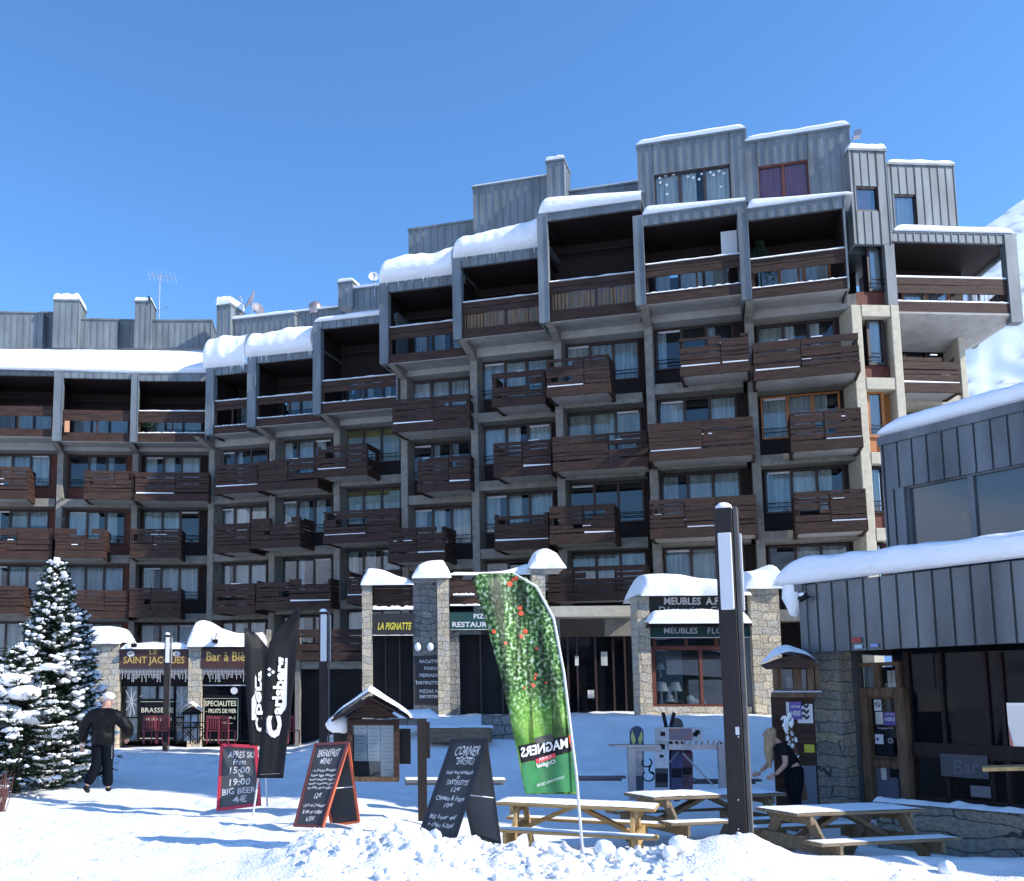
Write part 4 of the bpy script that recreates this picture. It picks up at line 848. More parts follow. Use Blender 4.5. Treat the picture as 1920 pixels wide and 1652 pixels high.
for x, y, s in ((1295, 1312, .14), (1305, 1316, .1), (1318, 1316, .08)): mb.ball(FS.P(FS.ux(x, -.3, y), -.3, FS.z(x, y, -.3)), s, 8, 0, .3)
mb.build('display_goods', M['white'], sh)
mb = MB(); FS.rect(mb, 1231, 1221, 1280, 1318, -.45, .02); mb.build('backdrop', pri('frosted_backdrop', (.16, .20, .22), .8, 0, .3, 20), sh)
mb = MB(); FS.rect(mb, 1281, 1221, 1404, 1318, -.42, .02); mb.build('backdrop', M['interior'], sh)
mb = MB(); r9 = random.Random(2); u, z = FS.inv(1325, 1318, -.3)
for k in range(900):
    h = r9.random(); a = r9.uniform(0, 6.28); l = .75 * (1 - h * .8) * r9.random() ** .5; c = FS.P(u + cos(a) * l, -.3 + .05 * sin(a), z + .1 + 1.2 * h); e = V(r9.uniform(-1, 1), 0, r9.uniform(-.3, .8)).normalized() * .13; mb.add([c, c + e + V(0, 0, .02), c + e * .9 - V(0, 0, .02)], [(0, 1, 2)])
mb.build('display_fir', M['needle'], sh)
ledge(FS, 1200, 1408, 1117, 1090, .5, -1.6, 'broad smooth snow above the black fascia sign, beside the brown balcony', 22, ((1232, 1076, .9),))
ledge(FS, 1395, 1480, 1104, 1078, .5, -1.6, 'rounded snow on the right hand stone pier, against the zinc fascia of the bar', 23, ((1450, 1060, .8),))
# ------------------------------------------------------------------ the low zinc-fronted bar at the right
FB = Frame(1490, 15.6, 1960, 12.36); FU = Frame(1657, 17., 1960, 14.69)
bar_ = empty('bar', FB.P(2, 0, -.2), 'low bar with deep dark zinc fascia and glazed upper storey at the right edge', 'building')
E_ = FB.w + 4.5; Z0, Z1 = 2.56, 3.69
mb = MB(); clad(FB, mb, 0, E_, 0, .15, Z0, Z1, .265); FB.box(mb, -.1, .06, .06, -.3, Z1 - .1, Z1 + .08); FB.box(mb, -.03, .1, .03, -4, Z0, Z1)
for k in range(1, 16): FB.box(mb, -.06, -.03, -k * .265, -k * .265 - .025, Z0, Z1)
mb.build('fascia', ZD, bar_)
mb = MB(); FB.box(mb, 0, E_, -.15, -5, Z1 - .1, Z1 + .02); mb.build('roof', M['zinc_dark'], bar_)
mb = MB(); FB.box(mb, .1, E_, -.15, -4.5, Z0 + .1, Z0 + .16); mb.build('soffit', M['wood_wall'], bar_)
# upper storey
UT = FU.z(1660, 818); UB = FU.z(1700, 912); UE = FU.w + 4; mb = MB()
clad(FU, mb, -.0, UE, 0, .15, UB, UT - .16, .27); FU.box(mb, -.05, UE, .05, -.2, UT - .16, UT)
wl0 = FU.ux(1703, 0, 960); clad(FU, mb, 0, wl0 - .1, 0, .15, 3.6, UB, .2); FU.box(mb, wl0 - .1, wl0 - .04, .03, -.3, 3.6, UB)
FU.box(mb, 0, .12, -.15, -6, 3.6, UT)
for k in range(1, 20): FU.box(mb, -.03, 0, -k * .27, -k * .27 - .025, 3.6, UT)
mb.build('upper_wall', ZD, bar_)
M['glass_up'] = glass('reflecting_glass', (.07, .085, .09), .7, .85, .08)
window(FU, bar_, wl0, wl0 + 3.15, 3.9, UB - .03, -.12, 3, mats=M['zinc_dark'], glassm=M['glass_up'], fr=.04, cur=None)
mb = MB(); mb.ball(FU.P(FU.ux(1808, -.2, 968), -.2, FU.z(1808, 969, -.2)), .03, 8)
ml = pri('warm_lamp', (.9, .5, .15), .5); ml.node_tree.nodes['Principled BSDF'].inputs['Emission Color'].default_value = (1, .5, .12, 1); ml.node_tree.nodes['Principled BSDF'].inputs['Emission Strength'].default_value = 2
mb.build('warm_lamp', ml, bar_)
def barsnow(F, u0, u1, outf, outb, z, prof, seed, label, end=.45, side=.35, hang=0):
    """roof snow: rounded left end hanging over, rising to the back"""
    mb = MB(); hs = prof
    def hgt(u):
        for (a, x), (b, y) in zip(hs, hs[1:]):
            if a <= u <= b: return x + (y - x) * (u - a) / (b - a)
        return hs[-1][1]
    def fn(a, b):
        u = u0 + (u1 - u0) * a; L = u - u0; e = min(1, max(.0, 1 - (1 - min(1, L / end)) ** 2)) ** .5; h = hgt(u)
        nz = noise.noise(V(u * .8, b * 2, seed)) * .16 + noise.noise(V(u * 2.6, b * 5, seed + 2)) * .10 + noise.noise(V(u * 7, b * 9, seed + 4)) * .04; t = b * 10
        P = [(0, -.02), (.55, .02), (.9, .2), (1, .42), (.85, .7), (.4, .9)]
        if t < 5: k = int(t); w = t - k; d = P[k][0] + (P[k + 1][0] - P[k][0]) * w; g = P[k][1] + (P[k + 1][1] - P[k][1]) * w; out = outf + .16 * d
        else: w = (t - 5) / 5; out = outf + .06 - (outf - outb) * w; g = .9 + .1 * min(1, w * 3) + .25 * w
        zz = z + h * g * e * (1 + nz) - hang * math.exp(-(L / .25) ** 2) * (1 if t < 9 else 0)
        return F.P(u, out, zz)
    mb.grid(fn, 110, 24); o = mb.build('roof_snow', M['snow_roof'], origin=F.P(u0, 0, z)); tag(o, label, 'snow', 'snow on the bar roofs'); s = o.modifiers.new('sub', 'SUBSURF'); s.levels = s.render_levels = 1
barsnow(FB, -.38, E_, .06, -2.4, Z1 + .03, [(-1, .4), (.3, .46), (2, .42), (6, .38), (12, .35)], 3, 'blue shaded snow on the lower zinc roof of the bar, hanging over its left end', hang=.0)
barsnow(FU, .02, UE, .04, -3, UT + .01, [(-1, .2), (.4, .3), (2, .34), (12, .3)], 6, 'blue shaded snow on the upper zinc roof of the bar', end=.5)
mb = MB(); mb.ball(FB.P(-.2, -.1, Z1 - .1), .2, 14, 0, .25, (1, 1, 1.9)); tag(mb.build('hanging_snow', M['snow'], origin=FB.P(-.2, -.1, Z1 - .1)), 'lump of shaded snow hanging down at the left end of the zinc fascia', 'snow')
# stickers, camera, bulbs
for x0, y0, x1, y1, c in ((1596, 1195, 1614, 1205, (.28, .03, .03)), (1602, 1209, 1616, 1216, (.35, .5, .6)), (1632, 1207, 1646, 1213, (.2, .25, .55))):
    mb = MB(); FB.rect(mb, x0, y0, x1, y1, .04, .01); mb.build('sticker', pri('sticker', c, .5), bar_)
mb = MB(); u, z = FB.inv(1502, 1118, .2); mb.tube([FB.P(u, .0, z), FB.P(u, .12, z)], .02); mb.tube([FB.P(u - .05, .18, z - .06), FB.P(u + .07, .14, z + .02)], .05); cam_ = mb.build('security_camera', M['black'], bar_)
mb = MB(); mb.ball(FB.P(u, .17, z + .03), .05, 8, 0, .2, (1.2, 1, .7)); mb.build('snow', M['snow'], cam_)
for x, y in ((1585, 1226), (1667, 1225), (1645, 1240), (1762, 1223), (1862, 1217)):
    mb = MB(); mb.ball(FB.P(FB.ux(x, -.5, y), -.5, Z0 + .06), .03, 8); mb.build('bulb', M['white'], bar_)
# front under the fascia
BW = -.75
M['log'] = pri('old_timber', (.12, .075, .045), .75, 0, .45, 5, .4, 8, .3, (3, 3, .5))
def brect(x0, y0, x1, y1, out, th, name, mat): mb = MB(); FB.rect(mb, x0, y0, x1, y1, out, th); return mb.build(name, mat, bar_)
M['stone_bar'] = stone_mat('bar_rubble_stone', [(.15, .15, .14), (.24, .22, .17), (.19, .19, .18), (.30, .25, .17), (.17, .17, .18)], (.05, .05, .05), 4.2)
brect(1526, 1222, 1580, 1530, -.25, .5, 'pier', M['stone_bar'])
brect(1574, 1222, 1612, 1530, -.6, .2, 'wall', pri('dark_render', (.06, .06, .065), .9, 0, .2, 4))
mb = MB(); FB.box(mb, .1, E_, -2.3, -2.4, -.5, Z0 + .1); mb.build('back_wall', M['interior'], bar_)
brect(1607, 1291, 1692, 1306, BW + .12, .2, 'lintel', M['log'])
window(FB, bar_, FB.ux(1612, BW, 1270), FB.ux(1684, BW, 1270), FB.z(1648, 1289, BW), FB.z(1648, 1249, BW), BW, 2, cur=[(CUR[1], 0, 1, 0, .9), (CUR[1], 0, .2, 0, 1)], mats=M['log'])
for x0, x1, y0 in ((1617, 1632, 1306), (1684, 1702, 1300)): brect(x0, y0, x1, 1535, BW + .14, .16, 'door_post', M['log'])
dr = window(FB, bar_, FB.ux(1638, BW, 1360), FB.ux(1684, BW, 1360), FB.z(1660, 1418, BW), FB.z(1660, 1310, BW), BW, 1, cur=None, mats=M['log'], glassm=M['glass_dark'], name='door_window')
brect(1634, 1420, 1686, 1440, BW + .08, .1, 'rail', M['log']); brect(1634, 1440, 1686, 1535, BW + .02, .1, 'door_panel', pri('grey_door_panel', (.10, .11, .15), .6, 0, .2, 3))
M['violet'] = pri('violet_poster', (.10, .06, .28), .5)
def notice(F, x0, y0, x1, y1, out, mat, parent, txt=(), name='poster', tm=None):
    mb = MB(); F.rect(mb, x0, y0, x1, y1, out, .012); p = mb.build(name, mat, parent)
    if txt:
        lt = MB()
        for s, a, b, c, d in txt: ftext(F, lt, s, a, b, c, d, out + .006, bold=.02)
        lt.build('lettering', tm or M['white'], p)
    return p
G_ = BW + .03
notice(FB, 1657, 1335, 1680, 1360, G_, M['violet'], bar_, (('WE ARE', 1660, 1338, 1677, 1341), ('HERE', 1659, 1345, 1678, 1352)))
notice(FB, 1639, 1312, 1652, 1333, G_, M['white'], bar_)
mb = MB(); cu, cz = FB.inv(1645.5, 1321, G_ + .01)
mb.add([FB.P(cu + r * cos(k * pi / 10), G_ + .01, cz + r * sin(k * pi / 10)) for r in (.045, .034) for k in range(20)], [(k, (k + 1) % 20, 20 + (k + 1) % 20, 20 + k) for k in range(20)]); mb.bar(FB.P(cu - .03, G_ + .012, cz + .03), FB.P(cu + .03, G_ + .012, cz - .03), .01, .004, FB.n)
mb.build('no_smoking_mark', M['black'], bar_)
notice(FB, 1642, 1335, 1655, 1358, G_, CUR[1], bar_)
lt = MB(); ftext(FB, lt, 'Singapore', 1645, 1363, 1675, 1368, G_ + .006, bold=.02); lt.build('lettering', M['metal'], bar_)
notice(FB, 1641, 1377, 1656, 1395, G_, M['white'], bar_); mb = MB(); mb.ball(FB.P(FB.ux(1647, G_, 1385), G_ + .01, FB.z(1647, 1386, G_)), .03, 8, 0, 0, (1, .2, 1)); mb.build('emblem', M['violet'], bar_)
mb = MB(); cu, cz = FB.inv(1670, 1389, G_)
for k in range(8): mb.bar(FB.P(cu + .02 * cos(k * pi / 4), G_ + .005, cz + .02 * sin(k * pi / 4)), FB.P(cu + .05 * cos(k * pi / 4), G_ + .005, cz + .05 * sin(k * pi / 4)), .014, .006, FB.n)
mb.build('snowflake_mark', M['metal'], bar_)
notice(FB, 1652, 1440, 1662, 1462, BW + .05, CUR[1], bar_); notice(FB, 1668, 1442, 1682, 1458, BW + .05, M['black'], bar_)
# dark glazed front further right
for x0, x1, o in ((1702, 1712, BW), (1768, 1774, BW), (1850, 1858, BW), (1880, 1888, BW)): brect(x0, 1222, x1, 1535, o, .1, 'post', M['wood_wall'])
mb = MB(); FB.box(mb, FB.ux(1705, BW, 1350), E_, BW - .05, BW - .06, 1.1, 2.5); mb.build('front_glass', M['glass_dark'], bar_)
mb = MB(); FB.box(mb, FB.ux(1705, BW, 1450), E_, BW + .02, BW - .06, .9, 1.12); FB.box(mb, FB.ux(1705, BW, 1450), E_, BW, BW - .06, -.4, .3); mb.build('rail', M['wood_wall'], bar_)
notice(FB, 1764, 1415, 1852, 1458, BW + .06, pri('slate_board', (.05, .055, .07), .6), bar_, (('Bar', 1788, 1424, 1836, 1452),), 'slate_board', pri('faint_chalk', (.10, .11, .13), .8))
notice(FB, 1820, 1474, 1857, 1495, BW + .04, pri('grey_card', (.16, .15, .17), .7), bar_)
mr = glass('bright_window', (.3, .34, .38), 4.5, .6, .02)
mb = MB(); FB.box(mb, FB.ux(1891, BW, 1360), FB.ux(1891, BW, 1360) + .8, BW + .01, BW, FB.z(1900, 1408, BW), FB.z(1900, 1318, BW)); mb.build('side_window', mr, bar_)
# low stone wall in front of the bar
FW = Frame(1600, 13.6, 1905, 12.0)
mb = MB(); FW.box(mb, 0, FW.w, .0, -.4, -.6, .34); lw = mb.build('low_wall', M['stone_bar'], origin=FW.P(1, 0, -.2), bevel=.03); tag(lw, 'low rubble stone wall dusted with snow behind the right hand picnic table', 'wall')
mb = MB(); mb.grid(lambda a, b: FW.P(FW.w * a, .05 - .5 * b, .335 + .07 * (sin(pi * (b * .9 + .05))) * (.6 + 1.2 * max(0, noise.noise(V(a * 9, b * 2, 3))))), 50, 6); tag(mb.build('snow', M['snow'], origin=FW.P(0, 0, .3)), 'thin patchy snow on top of the low rubble stone wall', 'snow')
# ------------------------------------------------------------------ wooden notice hut
FH = Frame(1448, 15.4, 1530, 15.2)
hut = empty('notice_hut', FH.P(.3, 0, -.1), 'small brown wooden hut with snowy peaked roof and posters beside the bar pillar', 'hut')
def hrect(x0, y0, x1, y1, out, th, name, mat): mb = MB(); FH.rect(mb, x0, y0, x1, y1, out, th); return mb.build(name, mat, hut)
hrect(1452, 1306, 1532, 1530, 0, .1, 'panel', M['wood']); hrect(1449, 1298, 1532, 1308, .08, .2, 'shelf', M['log'])
window(FH, hut, FH.ux(1466, 0, 1275), FH.ux(1528, 0, 1275), FH.z(1490, 1294), FH.z(1490, 1252), -.02, 2, cur=[(CUR[2], .1, .6, .3, .8), None], mats=M['log'])
for x in (1450, 1488, 1514): hrect(x, 1244, x + 12, 1298, .04, .08, 'post', M['log'])
mb = MB(); c0, c1, zz, zp = FH.ux(1437, .2, 1240), FH.ux(1528, .2, 1240), FH.z(1480, 1247, .2), FH.z(1480, 1228, .2)
mb.prism([FH.P(c0, .3, zz + .03), FH.P(c0 + .1, .3, zz - .04), FH.P(c1 - .1, .3, zz - .06), FH.P(c1, .3, zz + .06), FH.P((c0 + c1) / 2, .3, zp)], -FH.o * 1.0); rf = mb.build('roof', M['wood'], hut)
mb = MB(); mb.grid(lambda a, b: FH.P(c0 - .02 + (c1 - c0 + .04) * a, .34 - 1.0 * b, zz + .02 + .11 * sin(pi * a) + (.19 + .05 * noise.noise(V(a * 4, b, 2))) * (sin(pi * min(max(a, .01), .99)) ** .4) * (sin(pi * (b * .94 + .03)) ** .35)), 24, 12); mb.build('snow', M['snow'], rf)
mb = MB(); mb.grid(lambda a, b: FH.P(FH.ux(1452, .1, 1298) + .7 * a, .1 - .15 * b, FH.z(1480, 1298, .1) + .03 * sin(pi * b)), 10, 4); mb.build('snow', M['snow'], hut)
notice(FH, 1480, 1316, 1503, 1349, .03, M['violet'], hut, (('WE ARE', 1483, 1323, 1500, 1327), ('HERE', 1483, 1333, 1501, 1342)))
notice(FH, 1495, 1320, 1524, 1356, .02, M['white'], hut); notice(FH, 1474, 1316, 1484, 1338, .02, CUR[1], hut)
mb = MB(); u, z = FH.inv(1510, 1335, .04)
for k in range(3): mb.tube([FH.P(u - .05 + .1 * t / 8, .04, z + .1 - k * .09 + .03 * sin(t * .9)) for t in range(9)], .013, 5)
mb.build('scribble', M['black'], hut)
notice(FH, 1508, 1396, 1527, 1411, .03, pri('yellow_card', (.45, .42, .02), .5), hut)
hrect(1500, 1436, 1532, 1530, .03, .05, 'lower_panel', pri('grey_panel', (.13, .15, .2), .6))
# ------------------------------------------------------------------ picnic tables
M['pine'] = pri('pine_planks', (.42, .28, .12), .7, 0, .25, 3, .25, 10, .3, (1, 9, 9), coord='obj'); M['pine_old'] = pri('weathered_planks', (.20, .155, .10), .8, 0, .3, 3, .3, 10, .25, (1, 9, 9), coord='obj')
def make_table(L, label, mat, seed, snow=1.):
    t = empty('picnic_table', (0, 0, 0), label, 'picnic table', 'picnic tables on the snow'); r = random.Random(seed)
    mb = MB()
    for k in range(5): mb.box(-L / 2, L / 2, -.37 + k * .15, -.37 + k * .15 + .14, .71, .75)
    mb.build('tabletop', mat, t, bevel=.006)
    for s in (-1, 1):
        mb = MB()
        for k in range(2): y = s * (.58 + k * .15); mb.box(-L / 2 - .05, L / 2 + .05, y - .07, y + .07, .42, .46)
        bn = mb.build('bench', mat, t, bevel=.006)
        mb = MB(); mb.grid(lambda a, b: V(-L / 2 + L * a, s * (.52 + .28 * b), .462 + .03 * snow * max(0, noise.noise(V(a * 6, b * 2, seed + s)) + .25) * sin(pi * (.05 + b * .9)) * min(1, sin(pi * min(.999, a)) * 6)), 40, 6); mb.build('snow', M['snow'], bn)
    for e in (-1, 1):
        x = e * (L / 2 - .28)
        for s in (-1, 1):
            mb = MB(); mb.bar((x, s * .72, -.02), (x, s * .22, .71), .05, .14, (0, 1, 0)); mb.build('leg', mat, t, bevel=.005)
        mb = MB(); mb.bar((x + e * .05, -.80, .36), (x + e * .05, .80, .36), .05, .17, (0, 0, 1)); mb.build('bench_support', mat, t, bevel=.005)
        mb = MB(); mb.bar((x + e * .05, -.36, .665), (x + e * .05, .36, .66), .05, .12, (0, 0, 1)); mb.build('top_support', mat, t)
        mb = MB(); mb.bar((x, 0, .37), (e * .06, 0, .69), .055, .15, (0, 1, 0)); mb.build('brace', mat, t)
    mb = MB(); mb.grid(lambda a, b: V(-L / 2 + .01 + (L - .02) * a, -.36 + .72 * b, .751 + snow * (.045 + .02 * noise.noise(V(a * 7, b * 3, seed)) + .02 * noise.noise(V(a * 25, b * 11, seed))) * (sin(pi * (.02 + b * .96)) ** .4) * min(1, min(a, 1 - a) * 14 + .1)), 60, 14); mb.build('snow', M['snow'], t)
    return t
def place(o, px, Y, z, rz): p = at(px, 1400, Y); o.location = (p.x, Y, z); o.rotation_euler = (0, 0, radians(rz))
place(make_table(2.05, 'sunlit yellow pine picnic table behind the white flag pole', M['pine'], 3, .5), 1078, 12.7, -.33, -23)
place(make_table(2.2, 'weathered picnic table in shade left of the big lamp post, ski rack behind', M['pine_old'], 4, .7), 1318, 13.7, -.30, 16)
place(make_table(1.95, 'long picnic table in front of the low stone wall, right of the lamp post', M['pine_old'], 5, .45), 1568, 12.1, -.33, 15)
tt = empty('high_table', at(1920, 1500, 11.4) - V(0, 0, .6), 'pale table plank cut off by the right edge of the picture', 'table')
mb = MB(); a, b = at(1842, 1441, 11.6), at(2050, 1436, 11.0); mb.bar(a, b, .45, .045, (0, 0, 1)); mb.build('tabletop', M['pine'], tt)
mb = MB(); mb.bar(at(1950, 1441, 11.3), at(1950, 1620, 11.3), .09, .09); mb.build('leg', M['pine_old'], tt)
# ------------------------------------------------------------------ lamp posts: two dark timber halves with a white light strip between
M['post_wood'] = pri('dark_stained_post', (.020, .015, .014), .6, 0, .25, 2, .12, 8, .35, (6, 6, .5))
def lamp_post(px, pyb, pyt, Y, w, label, pl, pr_, lx, ly, frontonly=False, lean=None):
    """px centre, base and top rows; pl = strip rows"""
    dy = 60 / FPX * Y * (px - XP) / FPX; F = Frame(px - 60, Y + dy, px + 60, Y - dy, None, (pyb + pyt) / 2); zb, zt = F.z(px, pyb), F.z(px, pyt)
    u = F.ux(px, 0, (pyb + pyt) / 2); o = empty('lamp_post', F.P(u, 0, zb), label, 'lamp post', 'timber lamp posts on the square')
    mb = MB(); F.box(mb, u - w * .5, u + w * .22, 0, -w * .9, zb - .3, zt - .0); mb.build('post', M['post_wood'], o, bevel=.006)
    mb = MB(); F.box(mb, u + w * .26, u + w * .42, -.03, -w * .9, zb - .3, zt + .01); mb.build('side_board', pri('grey_side_board', (.10, .095, .09), .8, 0, .2, 4), o)
    z1, z0 = F.z(px, pl[0]), F.z(px, pl[1])
    for q, (a, b) in enumerate(((u - w * .38, u + w * .16),)): mb = MB(); F.box(mb, a, b, .03, 0, z0, z1); mb.build('light_strip', M['white'], o, bevel=.01)
    mb = MB(); F.box(mb, u + w * .44, u + w * .52, -.1, -w * .75, z0, z1); mb.build('light_strip', M['white'], o)
    mb = MB(); mb.ball(F.P(u - w * .14, -w * .45, zt), w * .36, 12, 0, .12, (1, 1, .9)); mb.build('snow', M['snow'], o)
    if w > .26:
        mb = MB(); F.rect(mb, 1379, 1363, 1386, 1378, .01, .01); mb.build('number_plate', M['white'], o)
        for y in (1382, 1500, 1555): mb = MB(); mb.ball(F.P(F.ux(1384, .0, y), .0, F.z(1384, y)), .012, 6); mb.build('bolt', M['metal'], o)
    return o
lamp_post(1376, 1575, 950, 11.0, .275, 'large nearest timber lamp post with snow cap, standing in front of the furniture shop', (998, 1143), 0, 0, 0)
lamp_post(609, 1420, 1147, 18.6, .23, 'middle timber lamp post right of the black feather flags, above the menu box', (1152, 1240), 0, 0, 0)
lamp_post(314, 1392, 1190, 33.5, .27, 'small farthest timber lamp post in front of the brasserie fascia sign', (1195, 1243), 0, 0, 0)
# ------------------------------------------------------------------ snow-laden fir trees at the left
def fir(x, y, z, H, R, label, seed, n=150, lean=0, group='fir trees at the left'):
    r = random.Random(seed); t = empty('fir_tree', (x, y, z), label, 'fir tree', group)
    tk = MB(); tk.tube([V(x, y, z - .2), V(x + lean * .5, y, z + H * .5), V(x + lean, y, z + H * .98)], [.13, .07, .015], 8); tk.build('trunk', M['bark'], t)
    cr = MB(); sn = MB()
    for k in range(n):
        f = (k + .5) / n; f = f ** .85; h = .06 + .92 * f; L = R * (1 - f) ** .75 * r.uniform(.72, 1.12) + .10; a = k * 2.4 + r.uniform(-.4, .4)
        L *= .55 + .45 * (noise.noise(V(cos(a) * 1.5, sin(a) * 1.5, h * 3 + seed)) + 1)
        d = V(cos(a), sin(a), 0); base = V(x + lean * h, y, z + H * h); drop = -.18 * L + .10
        pts = [base + d * L * s + V(0, 0, drop * s + .22 * L * max(0, s - .55) ** 1 * 1.2) for s in (0, .25, .5, .75, 1)]
        cr.tube(pts, [.018, .015, .012, .009, .004], 4, 1, False, False)
        m = int(6 + L * 17)
        if L > .25:
            sp_ = [pts[min(3, int(s * 4))].lerp(pts[min(3, int(s * 4)) + 1], s * 4 - min(3, int(s * 4))) + V(0, 0, .03) + V(r.uniform(-.02, .02), r.uniform(-.02, .02), 0) for s in (.3, .42, .54, .66, .78, .9, .99)]
            sn.tube(sp_, [.008, .03, .02, .042, .026, .045, .014] if k % 2 else [.006, .018, .035, .02, .048, .03, .01], 7, 0, True, True)
        for q in range(m):
            s = .18 + .82 * (q + r.random()) / m; i = min(3, int(s * 4)); p = pts[i].lerp(pts[i + 1], s * 4 - i)
            sd_ = V(-d.y, d.x, 0) * r.uniform(-1, 1) * L * .26 * (1.15 - s); c = p + sd_ + V(0, 0, r.uniform(-.05, .02) - abs(sd_.length) * .15)
            out = (d * .8 + sd_.normalized() * .7 + V(0, 0, r.uniform(.0, .55))).normalized(); ln = r.uniform(.10, .19)
            for w in range(5):
                o2 = (out + V(r.uniform(-.8, .8), r.uniform(-.8, .8), r.uniform(-.5, .6))).normalized(); sdv = o2.cross(V(r.uniform(-1, 1), r.uniform(-1, 1), r.uniform(-1, 1))).normalized() * .014
                cr.add([c - sdv, c + sdv, c + o2 * ln + sdv * .6, c + o2 * ln - sdv * .6], [(0, 1, 2, 3)], 0)
            if r.random() < .24 * (1 if s > .35 else .3) * (.5 + 1.2 * max(0, noise.noise(c * 1.3) + .4)):
                rr = r.uniform(.02, .06) * (1.15 if s > .7 else .9) * r.choice([.8, 1, 1.5])
                for w in range(3): sn.ball(c + V(0, 0, rr * .45 + .02) + out * (.03 + w * rr * 1.1) + V(r.uniform(-1, 1), r.uniform(-1, 1), 0) * rr * .7, rr * (1 - w * .22), 7, 0, .8, (1.2, 1.2, .6))
        if r.random() < .55:
            e = pts[-1]; rr = r.uniform(.05, .12) * (1.1 - f * .4); sn.ball(e - d * rr * .6 + V(0, 0, rr * .45), rr, 8, 0, .55, (1.2, 1.2, .6))
    sn.ball((x + lean, y, z + H + .02), .10, 8, 0, .4, (.9, .9, 1.6))
    cr.build('crown', [M['needle'], M['bark']], t); sn.build('snow', M['snow'], t)
def gz(px, Y): return ground_z((px - XP) / FPX * Y, Y, False)
p = at(94, 1430, 20.4); fir(p.x, 20.4, -.1, 4.85, 1.22, 'tall fir tree laden with snow in front of the brasserie, left of the walking man', 5, 240)
p = at(30, 1430, 19.2); fir(p.x, 19.2, -.1, 2.9, 1.5, 'lower bushy fir tree heavy with snow at the left edge', 8, 110)
p = at(128, 1430, 21.4); fir(p.x, 21.6, -.1, 3.9, .95, 'shaded fir tree close behind the tall one, towards the brasserie', 12, 140)
mb = MB()
for (x, y, r_) in ((40, 1300, .35), (15, 1275, .3), (55, 1345, .3), (8, 1330, .25), (95, 1250, .16)):
    q = at(x, y, 18.9); mb.ball(q, r_, 14, 0, .4, (1.3, 1, .45))
tag(mb.build('snow_pillows', M['snow'], origin=at(30, 1320, 18.9)), 'thick snow pillows lying on the lower fir tree at the left edge', 'snow')
mb = MB(); r = random.Random(4)
for k in range(70):
    q = at(r.uniform(-30, 12), 1465, 15.5 + r.random()); q.z = -.1; e = q + V(r.uniform(-.15, .15), r.uniform(-.1, .1), r.uniform(.3, .75)); mb.tube([q, q.lerp(e, .5) + V(r.uniform(-.05, .05), 0, 0), e], [.008, .006, .003], 4)
tag(mb.build('bare_shrub', pri('red_twigs', (.14, .05, .04), .8), origin=at(0, 1465, 15.8)), 'small leafless red brown shrub at the left edge below the fir', 'shrub')
# ------------------------------------------------------------------ rooftop aerials and dishes
def aerial():
    F = FR[2]; o = -2.5; u, z0 = F.inv(298, 602, o); z1 = F.z(298, 516, o); t = empty('aerial', F.P(u, o, z0), 'thin tall rooftop television aerial rising against the blue sky at the left', 'aerial')
    mb = MB(); mb.tube([F.P(u, o, z0 - .2), F.P(u, o, z1)], .022, 6); mb.build('mast', M['metal'], t)
    mb = MB(); bx = F.P(u, o, z1 - .15)
    for s in (-1, 1): mb.tube([bx - F.u * .62 + V(0, 0, .18 + s * .09 * 0), bx + F.u * .85 + V(0, 0, -.0)], .014, 5)
    for k in range(7): c = bx + F.u * (-.55 + k * .22) + V(0, 0, .15 - k * .022); mb.tube([c - F.o * .35 - V(0, 0, .12), c + F.o * .35 + V(0, 0, .1)], .009, 5)
    mb.build('antenna_bar', pri('pale_metal', (.6, .6, .65), .5), t)
    mb = MB(); c = F.P(u, o, z0 + .55); mb.tube([c - F.u * .4 - V(0, 0, .15), c + F.u * .55 + V(0, 0, .22)], .015, 5); mb.tube([c + F.u * .25, c + F.u * .25 - V(0, 0, .25)], .01, 5); mb.build('antenna_bar', M['metal'], t)
aerial()
def dish(F, x, y, out, r, tilt, label, mat, ybase):
    u, z = F.inv(x, y, out); c = F.P(u, out, z); zb = F.z(x, ybase, out); t = empty('satellite_dish', F.P(u, out, zb), label, 'satellite dish', 'rooftop satellite dishes')
    d = (F.o * cos(tilt[0]) + F.u * sin(tilt[0])) * cos(tilt[1]) + V(0, 0, sin(tilt[1])); a = d.cross(V(0, 0, 1)).normalized(); b = a.cross(d)
    mb = MB(); mb.grid(lambda s, q: c + (a * cos(2 * pi * s) * .92 + b * sin(2 * pi * s)) * r * q - d * r * .25 * (1 - q * q), 24, 5); mb.grid(lambda s, q: c + (a * cos(2 * pi * s) * .92 + b * sin(2 * pi * s)) * r * q - d * (r * .25 * (1 - q * q) + .02), 24, 5)
    mb.build('reflector', mat, t); mb = MB(); mb.tube([F.P(u, out - .1, zb - .2), c - d * r * .3], .03, 6); mb.build('mast', M['metal'], t)
    mb = MB(); e = c + d * r * .9 - b * r * .3; mb.tube([c - b * r * .9, e], .014, 5); mb.ball(e, .06, 8); mb.build('feed_arm', M['metal'], t)
dgrey = pri('grey_dish', (.22, .20, .23), .5)
dish(FR[3], 468, 561, -1.6, .46, (-1.0, .5), 'dark grey satellite dish tilted upward beside the snow capped chimney', dgrey, 600)
dish(FR[3], 484, 578, -2.2, .36, (.9, .3), 'smaller dark dish seen edge on just right of the larger grey dish', dgrey, 600)
dish(FR[6], 701, 518, .2, .24, (.5, .2), 'small white satellite dish at the left end of a thick roof snow slab', M['white'], 545)
F = FR[4]; u, z = F.inv(591, 577, -2.0); mb = MB(); mb.tube([F.P(u, -2, z - .35), F.P(u, -2, z - .1), F.P(u, -2, z + .13), F.P(u, -2, z + .24), F.P(u, -2, z + .27)], [.3, .33, .3, .18, .02], 20)
